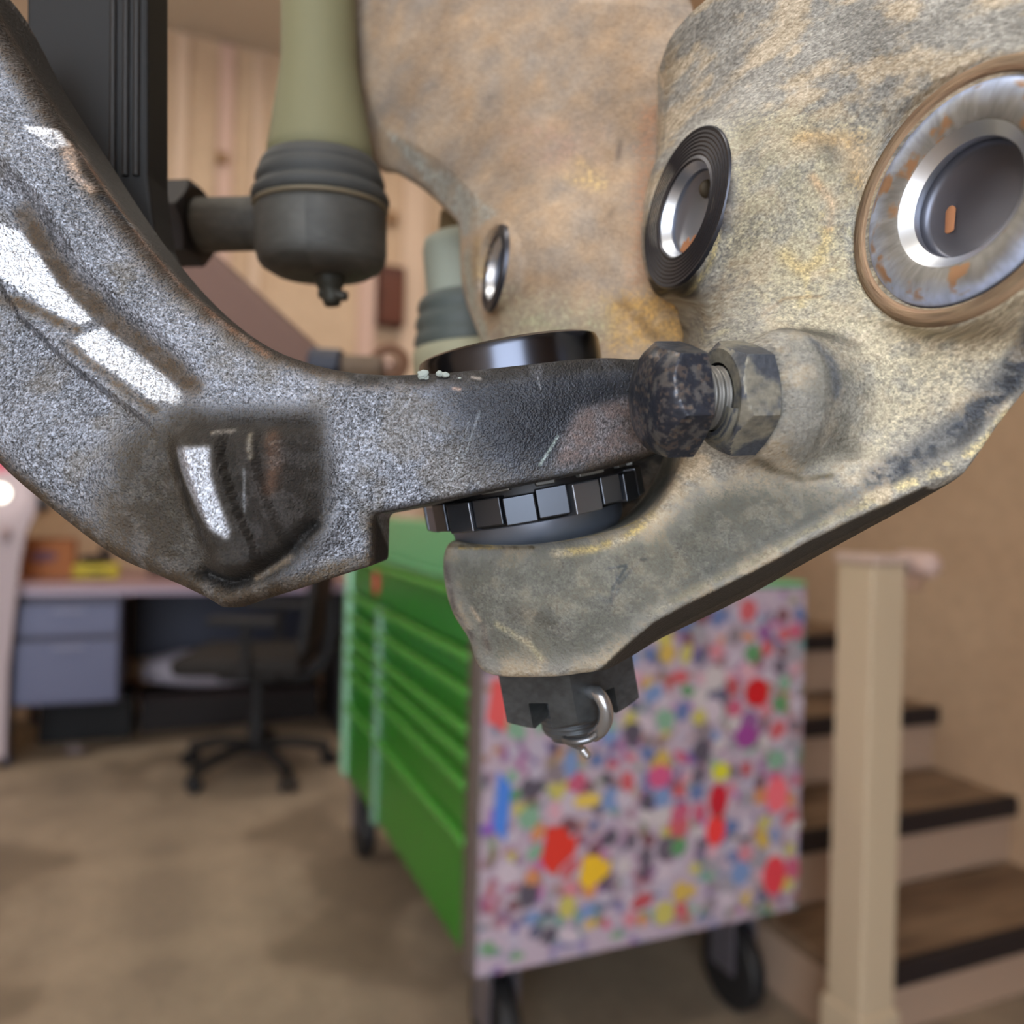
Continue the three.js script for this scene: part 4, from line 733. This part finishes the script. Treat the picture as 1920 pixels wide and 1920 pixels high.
// ================================================================ BACKGROUND
// ---- green rolling tool chest with its stickered end
{
  const green = std(col(32, 116, 20), 0.3), greenDark = std(col(22, 84, 16), 0.35), greenLip = std(col(68, 146, 50), 0.25), frameM = std(col(98, 88, 82), 0.5, 0.3), black = std(col(18, 18, 20), 0.6);
  const x0 = 0.522, x1 = 1.28, z0 = -2.55, z1 = -1.346, t = thing('tool_chest', 'bright green rolling tool chest with long drawers and a sticker covered end', 'tool chest', [x0, 0, z1]);
  const part = (n, g, m, p = t, l) => mesh(n, g.translate(-x0, 0, -z1), m, p, l);
  part('carcass', box(x0 + 0.02, x1, 0.25, 0.955, z0 + 0.005, z1 - 0.004, 0.006), greenDark);
  part('worktop', box(x0 + 0.004, x1, 0.955, 0.966, z0, z1, 0.004), std(col(110, 176, 128), 0.25));
  part('back_rail', box(x0 + 0.02, x0 + 0.05, 0.966, 1.075, z0 + 0.3, z1 - 0.1, 0.008), std(col(96, 168, 116), 0.3), t, 'raised green rail along the top, pale from a painted reflection');  // bluish reflection painted in as pale green
  part('corner_post', box(x0 - 0.008, x0 + 0.03, 0.25, 0.96, z1 - 0.05, z1, 0.008), frameM);
  part('corner_post', box(x0 - 0.012, x0 + 0.03, 0.25, 0.96, z0, z0 + 0.05, 0.014), std(col(150, 200, 170), 0.2, 0.2));  // reflected light painted into the far post as pale teal
  part('divider', box(x0 - 0.012, x0 + 0.03, 0.25, 0.835, -2.125, -2.085, 0.012), std(col(112, 152, 128), 0.25, 0.2));  // pale from reflected light put into its colour
  const hs = [0.95, 0.836, 0.769, 0.70, 0.65, 0.595, 0.49, 0.262];
  function drawer(za, zb, y0, y1) {
    const d = part('drawer', box(x0, x0 + 0.018, y0 + 0.004, y1 - 0.018, za, zb, 0.003), green);
    const l = box(x0 - 0.013, x0 + 0.012, y1 - 0.022, y1 - 0.003, za, zb, 0.007); mesh('pull', l.translate(-x0, 0, -z1), greenLip, d);
  }
  drawer(z0 + 0.052, z1 - 0.052, hs[1], hs[0]);
  for (let i = 1; i < 7; i++) { drawer(-2.083, z1 - 0.052, hs[i + 1], hs[i]); drawer(z0 + 0.052, -2.127, hs[i + 1], hs[i]); }
  const p = onPlane(705, 1092, 'x', x0 - 0.002); part('red_badge', (() => { const s = new THREE.SphereGeometry(1, 24, 14); s.scale(0.006, 0.038, 0.03); return s.translate(p.x, p.y, p.z); })(), std(col(190, 70, 70), 0.5), t, 'small red oval badge on the top drawer');
  for (const [cx, cz] of [[x0 + 0.06, z0 + 0.055], [x0 + 0.09, z1 - 0.1], [x1 - 0.09, z0 + 0.1], [x1 - 0.09, z1 - 0.1]]) {
    const c = part('caster', mergeGeometries([box(cx - 0.05, cx + 0.05, 0.235, 0.25, cz - 0.05, cz + 0.05, 0.004), box(cx - 0.034, cx - 0.026, 0.09, 0.24, cz - 0.04, cz + 0.04, 0.003), box(cx + 0.026, cx + 0.034, 0.09, 0.24, cz - 0.04, cz + 0.04, 0.003)]), std(col(120, 116, 126), 0.3, 0.7));
    const w = new THREE.LatheGeometry([[0.02, -0.022], [0.085, -0.022], [0.094, -0.014], [0.094, 0.014], [0.085, 0.022], [0.02, 0.022]].map(([r, y]) => new THREE.Vector2(r, y)), 32); w.rotateZ(Math.PI / 2).translate(cx, 0.095, cz); mesh('wheel', w.translate(-x0, 0, -z1), black, c);
  }
  // the stickered end panel
  const [sc] = grainTex(512, (u, v) => { const a = n1(u * 26, v * 26), b = n2(u * 26 + 30, v * 26), c = n3(u * 26, v * 26 + 60), w = 0.55 * sstep(0.45, 0.8, n1(u * 44 + 9, v * 44)); return [lerp(168, 180 * a, w), lerp(152, 150 * b, w), lerp(164, 170 * c, w), 0.5]; });
  const panel = part('end_panel', boxUV(box(x0 + 0.006, x1 - 0.004, 0.252, 0.952, z1 - 0.004, z1 + 0.004, 0.002), 1.4), std(0xffffff, 0.5, 0, { map: sc }));
  const pal = [[206, 194, 206], [188, 180, 198], [216, 200, 208], [188, 40, 44], [214, 62, 66], [222, 120, 130], [232, 168, 178], [206, 60, 96], [46, 44, 58], [70, 62, 76], [54, 62, 96], [60, 96, 160], [96, 140, 200], [220, 178, 40], [206, 196, 60], [226, 130, 50], [50, 140, 60], [110, 176, 130], [128, 56, 128], [150, 146, 152], [120, 108, 112], [214, 206, 200], [96, 40, 46]];
  const mats = pal.map((c) => std(col(...c.map((e, i) => lerp(e, [150, 136, 146][i], 0.36) * 0.95)), 0.5)), geos = [];
  for (let s = 0; s < 9; s++) {
    const sh = new THREE.Shape(), n = [4, 5, 6, 24, 24, 8, 3, 10, 24][s];
    for (let i = 0; i <= n; i++) { const a = i / n * Math.PI * 2 + 0.5, r = s === 7 ? (i % 2 ? 0.6 : 1) : s === 5 ? 0.8 + 0.2 * (i % 3) : 1; const x = Math.cos(a) * r, y = Math.sin(a) * r * (s === 8 ? 0.55 : 0.85); i ? sh.lineTo(x, y) : sh.moveTo(x, y); }
    geos.push(new THREE.ExtrudeGeometry(sh, { depth: 0.0012, bevelEnabled: false, curveSegments: 1 }));
  }
  let count = 0; const cols = 17, rows = 16;
  for (let j = 0; j < rows; j++) for (let i = 0; i < cols; i++) {
    const r = 0.012 + 0.016 * rnd(), x = x0 + 0.05 + (i + 0.25 + 0.5 * rnd()) / cols * 0.70, y = 0.285 + (j + 0.2 + 0.6 * rnd()) / rows * 0.63;
    const m = new THREE.Mesh(geos[Math.floor(rnd() * 9)], mats[Math.floor(rnd() * mats.length)]); m.name = 'sticker'; shade(m);
    m.scale.set(r, r * (0.8 + 0.5 * rnd()), 1); m.rotation.z = rnd() * 6; m.position.set(x - x0, y, 0.004 + 0.0002 * (count % 7)); panel.add(m);
    if (rnd() < 0.0) { const k = m.clone(); k.material = mats[Math.floor(rnd() * mats.length)]; k.scale.multiplyScalar(0.5); k.scale.z = 1; k.position.z += 0.0012; k.position.x += r * 0.2 * (rnd() - 0.5); panel.add(k); }
    count++;
  }
  for (const [px, py, w, h, c, n] of [[940, 1512, 0.020, 0.09, [70, 120, 200], 0], [935, 1320, 0.028, 0.07, [206, 84, 84], 0], [1045, 1590, 0.04, 0.05, [200, 52, 40], 5], [1112, 1632, 0.036, 0.036, [216, 172, 40], 5], [1418, 1298, 0.032, 0.036, [186, 20, 30], 4], [1345, 1500, 0.024, 0.04, [180, 24, 44], 3], [1340, 1556, 0.024, 0.038, [220, 56, 56], 3], [1398, 1380, 0.03, 0.03, [140, 60, 130], 4], [1235, 1455, 0.03, 0.03, [190, 80, 120], 2], [1100, 1500, 0.03, 0.024, [206, 176, 80], 8], [1450, 1640, 0.03, 0.05, [206, 60, 70], 3], [1455, 1490, 0.03, 0.045, [220, 100, 110], 4], [1350, 1446, 0.022, 0.022, [196, 190, 50], 4]]) {
    const q = onPlane(px, py, 'z', z1 + 0.004), m = new THREE.Mesh(geos[n], std(col(...c), 0.45)); m.name = 'sticker'; shade(m); m.scale.set(w, h, 1); m.position.set(q.x - x0, q.y, 0.0066); panel.add(m);
  }
}
// ---- office desk with a drawer pedestal
const DZ = -3.79;
{
  const t = thing('office_desk', 'steel office desk with a grey drawer pedestal and wooden top by the back wall', 'desk', [-0.62, 0, DZ]);
  const grey = std(col(86, 88, 112), 0.45, 0.2), greyD = std(col(64, 60, 74), 0.5, 0.2), navy = std(col(26, 29, 47), 0.5, 0.2), top = std(col(146, 112, 112), 0.4);
  const o = (g) => g.translate(0.62, 0, -DZ), x = -0.62;
  mesh('desktop', o(box(x - 0.02, x + 1.66, 0.725, 0.755, DZ - 0.74, DZ + 0.02, 0.008)), top, t);
  mesh('edge_band', o(box(x - 0.02, x + 1.66, 0.7, 0.726, DZ, DZ + 0.014, 0.004)), std(col(168, 152, 170), 0.4), t);
  const ped = mesh('pedestal', o(box(x + 0.025, x + 0.43, 0.235, 0.7, DZ - 0.66, DZ - 0.02, 0.006)), greyD, t);
  for (const [a, b] of [[0.53, 0.66], [0.245, 0.505]]) { const d = mesh('drawer', o(box(x + 0.035, x + 0.42, a, b, DZ - 0.022, DZ - 0.002, 0.005)), grey, t); mesh('handle', o(box(x + 0.17, x + 0.29, b - 0.036, b - 0.02, DZ - 0.004, DZ + 0.012, 0.004)), std(col(110, 108, 124), 0.4, 0.5), d); }
  for (const [lx, lz] of [[x + 0.0, DZ - 0.04], [x + 0.0, DZ - 0.7], [x + 1.6, DZ - 0.04], [x + 1.6, DZ - 0.7]]) mesh('leg', o(box(lx, lx + 0.035, 0, 0.7, lz, lz + 0.035, 0.004)), navy, t);
  mesh('modesty_panel', o(box(x + 0.44, x + 1.6, 0.3, 0.7, DZ - 0.69, DZ - 0.67)), navy, t);  // navy darkened to stand in for the shade under the desk
}
{
  const p = onPlane(40, 1085, 'z', -3.95), w = 0.21, h = 0.168, y = 0.755;
  const t = thing('cardboard_box', 'brown cardboard box with a purple oval label on the desk', 'box', [p.x - 0.015, y, -4.02]);
  const card = std(col(156, 96, 56), 0.85), cardD = std(col(120, 72, 42), 0.85);
  mesh('carton', box(0, w, 0.001, h, -0.08, 0.08, 0.003), card, t);
  mesh('flap', box(0.0, w / 2 - 0.002, h, h + 0.004, -0.08, 0.08).translate(0, 0, 0), cardD, t); mesh('flap', box(w / 2 + 0.002, w, h, h + 0.004, -0.08, 0.08), cardD, t);
  const s = new THREE.CylinderGeometry(0.055, 0.055, 0.002, 28).rotateX(Math.PI / 2); s.scale(1, 0.42, 1); mesh('label_patch', s.translate(w * 0.45, h * 0.58, 0.081), std(col(108, 70, 84), 0.7), t);
  const q = onPlane(134, 1086, 'z', -3.93), u = thing('tool_case', 'low yellow tool case lying on the desk beside the box', 'case', [q.x, y, -3.98]);
  mesh('shell', box(0, 0.185, 0.001, 0.028, -0.07, 0.05, 0.008), std(col(176, 156, 24), 0.5), u); mesh('lid', box(0.002, 0.183, 0.03, 0.062, -0.07, 0.05, 0.012), std(col(186, 166, 30), 0.5), u); mesh('handle', new THREE.TorusGeometry(0.03, 0.005, 8, 20, Math.PI).rotateX(Math.PI / 2).translate(0.1, 0.03, 0.05), std(col(40, 38, 20), 0.6), u);
  const bp = thing('glove', 'black work glove lying on top of the yellow tool case', 'glove', [q.x + 0.08, y + 0.062, -3.99]);
  const gl = new THREE.SphereGeometry(1, 24, 16); gl.scale(0.06, 0.022, 0.045); mesh('palm', gl.translate(0, 0.02, 0), std(col(38, 30, 28), 0.8), bp);
  for (let i = 0; i < 4; i++) mesh('finger', new THREE.CapsuleGeometry(0.009, 0.05, 4, 10).rotateZ(Math.PI / 2 - 0.5 - i * 0.12).translate(0.05, 0.03 + 0.012 * i, -0.024 + i * 0.015), std(col(44, 34, 32), 0.8), bp);
  const pb = thing('organizer_box', 'dark brown organizer box at the right side of the desktop', 'box', [q.x + 0.30, y, -4.05]);
  mesh('tray', box(0, 0.42, 0.001, 0.11, -0.12, 0.08, 0.006), std(col(86, 62, 52), 0.7), pb); mesh('lid', box(-0.004, 0.424, 0.11, 0.128, -0.124, 0.084, 0.006), std(col(74, 54, 46), 0.7), pb);
  const wp = onPlane(72, 946, 'z', -4.58), wc = thing('wall_clip', 'small dark blue clip fixed on the tan wall above the box', 'clip', [wp.x, wp.y, -4.6]);
  mesh('jaw', box(-0.05, 0.05, -0.022, 0.022, 0.001, 0.03, 0.014), std(col(60, 84, 104), 0.5), wc); mesh('lever', box(-0.02, 0.02, 0.01, 0.05, 0.012, 0.024, 0.006), std(col(70, 90, 108), 0.5), wc);
}
// ---- white board leaning at the left of the desk, with a round push light
{
  const z = -3.72, c = [[70, 800], [66, 960], [47, 1000], [36, 1060], [14, 1250], [8, 1420]].map(([a, b]) => onPlane(a, b, 'z', z)), sh = new THREE.Shape();
  const base = c[5]; sh.moveTo(base.x - 0.5 - base.x, 0.003); for (const p of [...c].reverse()) sh.lineTo(p.x - base.x, Math.max(0.003, p.y)); sh.lineTo(-0.5, 1.5);
  const t = thing('door_panel', 'pale pinkish white door panel standing at the left end of the desk', 'panel', [base.x, 0, z]);
  mesh('leaf', new THREE.ExtrudeGeometry(sh, { depth: 0.03, bevelEnabled: true, bevelSize: 0.003, bevelThickness: 0.003, bevelSegments: 1 }).translate(0, 0, -0.03), std(col(168, 152, 155), 0.6), t);
  const k = onPlane(10, 1000, 'z', z + 0.01); mesh('latch', new THREE.SphereGeometry(0.022, 16, 12).scale(1, 1.5, 0.6).translate(k.x - base.x - 0.0, k.y, 0.012), std(col(150, 130, 130), 0.5), t);
  const q = onPlane(0, 925, 'z', z + 0.01), l = thing('push_light', 'round lit push light on the white door panel', 'light', [q.x, q.y, z + 0.004]);
  mesh('bulb', new THREE.SphereGeometry(0.032, 24, 16).scale(1, 1, 0.5).translate(0, 0, 0.012), std(col(255, 250, 240), 0.4, 0, { emissive: col(255, 246, 230), emissiveIntensity: 3 }), l);
  mesh('rim', new THREE.TorusGeometry(0.034, 0.005, 10, 32).translate(0, 0, 0.004), std(col(210, 204, 200), 0.5), l);
  const pl = new THREE.PointLight(new THREE.Color(1, 0.95, 0.88), 0.05, 3); pl.position.set(q.x, q.y, z + 0.02); scene.add(pl);
  const r = onPlane(0, 868, 'z', z + 0.012), rb = thing('red_tag', 'red tag hanging on the white door panel above the light', 'tag', [r.x, r.y, z + 0.004]);
  mesh('card', box(-0.03, 0.03, -0.035, 0.035, 0, 0.004, 0.002), std(col(200, 90, 110), 0.6), rb); mesh('eyelet', new THREE.TorusGeometry(0.006, 0.002, 8, 16).translate(0, 0.026, 0.004), std(col(190, 180, 170), 0.4, 0.5), rb);
}
// ---- office chair
{
  const t = thing('office_chair', 'black mesh office chair on a five star base in front of the desk', 'chair', [0.34, 0, -3.42], -0.35);
  const blk = std(col(9, 9, 11), 0.65), seatM = std(col(27, 23, 21), 0.85), gl = std(col(120, 120, 128), 0.3, 0.6);
  const s = new RoundedBoxGeometry(0.5, 0.075, 0.48, 4, 0.035); { const p = s.attributes.position; for (let i = 0; i < p.count; i++) p.setY(i, p.getY(i) + 0.02 * (p.getX(i) / 0.25) ** 2 - 0.012 * Math.max(0, -p.getX(i) / 0.25)); s.computeVertexNormals(); }
  mesh('seat', s.translate(-0.03, 0.46, 0), seatM, t);
  const bk = new RoundedBoxGeometry(0.035, 0.56, 0.46, 4, 0.016); { const p = bk.attributes.position; for (let i = 0; i < p.count; i++) { const y = p.getY(i), z = p.getZ(i); p.setX(i, p.getX(i) + 0.05 * (y / 0.28) ** 2 * 0.6 - 0.05 * (z / 0.23) ** 2); p.setZ(i, z * (1 - 0.14 * Math.max(0, y / 0.28))); } bk.computeVertexNormals(); }
  mesh('backrest', bk.rotateZ(-0.12).translate(0.27, 0.80, 0), blk, t);
  mesh('back_spine', new THREE.TubeGeometry(new THREE.CatmullRomCurve3([[0.0, 0.41, 0], [0.2, 0.4, 0], [0.28, 0.5, 0], [0.3, 0.72, 0]].map((p) => new THREE.Vector3(...p))), 24, 0.026, 10), blk, t);
  for (const sgn of [-1, 1]) { const a = mesh('armrest', box(-0.12, 0.14, 0.64, 0.672, sgn * 0.27 - 0.035, sgn * 0.27 + 0.035, 0.014), blk, t); mesh('arm_post', new THREE.CylinderGeometry(0.017, 0.02, 0.22, 14).translate(0.02, 0.54, sgn * 0.27), blk, a); }
  mesh('mechanism', box(-0.14, 0.1, 0.385, 0.425, -0.09, 0.09, 0.01), blk, t);
  mesh('gas_column', new THREE.LatheGeometry([[0.034, 0.08], [0.036, 0.24], [0.026, 0.245], [0.026, 0.4]].map(([r, y]) => new THREE.Vector2(r, y)), 24), blk, t);
  for (let i = 0; i < 5; i++) {
    const a = i * 1.2566 + 0.9, c = Math.cos(a), d = Math.sin(a);
    const leg = mesh('base_arm', new THREE.TubeGeometry(new THREE.CatmullRomCurve3([[0.02, 0.11], [0.16, 0.108], [0.3, 0.075]].map(([r, y]) => new THREE.Vector3(c * r, y, d * r))), 12, 0.021, 10), blk, t);
    const w = mergeGeometries([-0.02, 0.02].map((o) => { const g = new THREE.LatheGeometry([[0.004, -0.011], [0.026, -0.011], [0.03, -0.006], [0.03, 0.006], [0.026, 0.011], [0.004, 0.011]].map(([r, y]) => new THREE.Vector2(r, y)), 20); return g.rotateX(Math.PI / 2).translate(0, 0, o); }));
    mesh('caster', w.rotateY(a * 1.7).translate(c * 0.3, 0.031, d * 0.3), blk, leg);
  }
}
{
  const t = thing('white_bag', 'crumpled white bag lying under the desk behind the chair', 'bag', [0.27, 0.186, -4.28]);
  const g = new THREE.SphereGeometry(1, 40, 24), p = g.attributes.position; for (let i = 0; i < p.count; i++) { const x = p.getX(i), y = p.getY(i), z = p.getZ(i), f = 0.8 + 0.35 * fbm(n1, x * 2 + 5, y * 2 + z * 2, 3); p.setXYZ(i, x * f * 0.42, y * f * 0.1, z * f * 0.12); } g.computeVertexNormals();
  mesh('sack', g.translate(0, 0.088, 0), std(col(150, 142, 152), 0.6), t);
  const k = thing('storage_crate', 'reddish crate under the white bag, darkened to stand for desk shade', 'crate', [0.3, 0, -4.29]), km = std(col(20, 12, 11), 0.8);
  mesh('tub', box(-0.42, 0.42, 0.001, 0.17, -0.13, 0.13, 0.008), km, k); mesh('rim', box(-0.43, 0.43, 0.152, 0.17, -0.14, 0.14, 0.006), std(col(34, 18, 16), 0.8), k);  // near-black colours stand in for shade below the desktop
  const b = thing('cable_coil', 'small loop of grey cable on the floor under the drawer pedestal', 'cable', [-0.36, 0, -3.86]);
  mesh('loop', new THREE.TorusGeometry(0.035, 0.006, 8, 28).rotateX(Math.PI / 2 - 0.5).translate(0, 0.026, 0), std(col(120, 108, 112), 0.6), b);
  const c = thing('storage_bin', 'plastic bin under the drawer pedestal, its near-black colour holding the shade', 'bin', [-0.35, 0, -4.2]);
  mesh('tub', box(-0.18, 0.2, 0.001, 0.2, -0.18, 0.12, 0.012), std(col(10, 9, 10), 0.8), c); mesh('rim', box(-0.19, 0.21, 0.185, 0.2, -0.19, 0.13, 0.005), std(col(22, 19, 20), 0.7), c);  // blackened to carry the shade beneath the pedestal
  const d = thing('filler_tower', 'dark tower added to fill the shaded corner behind the chair', 'computer', [0.86, 0, -4.1]);
  mesh('case', box(-0.1, 0.1, 0.001, 0.42, -0.22, 0.22, 0.008), std(col(24, 24, 28), 0.5), d); mesh('front_panel', box(-0.094, 0.094, 0.02, 0.41, 0.22, 0.232, 0.006), std(col(34, 34, 42), 0.4), d); mesh('drive_bay', box(-0.08, 0.08, 0.33, 0.37, 0.232, 0.236, 0.002), std(col(44, 44, 52), 0.4), d);  // tower added only to fill the dark corner
}
// ---- things on the far wall
{
  const a = onPlane(714, 494, 'z', -4.5), b = onPlane(758, 612, 'z', -4.5), t = thing('wall_cabinet', 'narrow dark red-brown cabinet hanging on the beige back wall', 'cabinet', [a.x, b.y, -4.6]);
  mesh('case', box(0, b.x - a.x, 0, a.y - b.y, 0.001, 0.1, 0.006), std(col(74, 32, 16), 0.6), t); mesh('door', box(0.008, b.x - a.x - 0.008, 0.01, a.y - b.y - 0.06, 0.1, 0.112, 0.004), std(col(88, 40, 18), 0.55), t); mesh('knob', new THREE.SphereGeometry(0.01, 14, 10).translate(0.022, 0.17, 0.12), std(col(60, 40, 24), 0.4, 0.5), t);
  for (const [px, py, lab] of [[736, 408, 'small brown wall hook above the dark cabinet'], [417, 297, 'small brown wall hook on the pale batten left of the tie rod end']]) { const h = onPlane(px, py, 'z', -4.55), k = thing('wall_hook', lab, 'hook', [h.x, h.y, -4.56]); mesh('plate', box(-0.03, 0.03, -0.03, 0.04, -0.03, 0.006, 0.003), std(col(140, 104, 66), 0.6), k); mesh('hook_arm', new THREE.TorusGeometry(0.024, 0.008, 10, 20, Math.PI).rotateZ(Math.PI).rotateY(Math.PI / 2).translate(0, -0.01, 0.03), std(col(120, 86, 54), 0.5), k); }
}
// ---- wooden stairs and newel post on the right
{
  const [tc, tb] = grainTex(256, (u, v) => { const a = fbm(n1, u * 3, v * 40, 4), b = fbm(n2, u * 4, v * 5, 3); return [118 + 60 * (a - 0.5) + 40 * (b - 0.5), 94 + 56 * (a - 0.5) + 34 * (b - 0.5), 72 + 48 * (a - 0.5) + 28 * (b - 0.5), a]; });
  const riserM = std(col(158, 132, 112), 0.75), treadM = std(0xffffff, 0.7, 0, { map: tc, bumpMap: tb, bumpScale: 0.0006 }), noseM = std(col(24, 14, 14), 0.7);
  const t = thing('staircase', 'short wooden staircase with black step edges against the right wall', 'stairs', [1.31, 0, -1.21]);
  const ys = [0.165, 0.35, 0.54, 0.73];
  ys.forEach((y, i) => {
    const zf = -1.21 - i * 0.25, y0 = i ? ys[i - 1] : 0, L = (g) => g.translate(-1.31, 0, 1.21);
    mesh('riser', L(box(1.31, 2.168, y0 + 0.002, y - 0.05, zf - 0.045, zf - 0.025, 0.002)), riserM, t);
    mesh('tread', boxUV(L(box(1.31, 2.168, y - 0.03, y, i === 3 ? -2.6 : zf - 0.27, zf - 0.012, 0.004)), 1.5), treadM, t);
    mesh('nosing', L(box(1.31, 2.168, y - 0.05, y + 0.003, zf - 0.024, zf, 0.006)), noseM, t);
  });
  mesh('stringer', new THREE.ExtrudeGeometry((() => { const s = new THREE.Shape(); s.moveTo(0, 0); s.lineTo(1.38, 0); s.lineTo(1.38, 0.699); s.lineTo(0.81, 0.699); for (let i = 3; i >= 0; i--) { s.lineTo(i * 0.25 + 0.05, ys[i] - 0.031); if (i) s.lineTo(i * 0.25 + 0.05, ys[i - 1] - 0.031); } s.lineTo(0.05, 0); return s; })(), { depth: 0.02, bevelEnabled: false }).rotateY(Math.PI / 2).translate(0.001, 0.002, 0), riserM, t);
  const n = thing('newel_post', 'square cream wooden newel post at the foot of the stairs', 'post', [1.262, 0, -1.155]);
  const w1 = std(col(178, 160, 134), 0.6);
  mesh('shaft', box(-0.044, 0.044, 0.001, 1.02, -0.044, 0.044, 0.006), w1, n); mesh('cap', box(-0.05, 0.05, 1.02, 1.038, -0.05, 0.05, 0.006), std(col(180, 158, 146), 0.6), n);
  mesh('base_block', box(-0.052, 0.052, 0.001, 0.16, -0.052, 0.052, 0.006), w1, n);
  const hr = thing('handrail_end', 'rounded pinkish wooden handrail end beside the newel post top', 'handrail', [1.34, 1.02, -1.12]);
  mesh('rail', new THREE.CapsuleGeometry(0.026, 0.05, 8, 18).rotateX(Math.PI / 2), std(col(178, 152, 142), 0.5), hr); mesh('bracket', box(-0.035, 0.0, -0.05, -0.02, -0.02, 0.02, 0.004), std(col(150, 120, 100), 0.6), hr);
}
renderer.render(scene, camera);
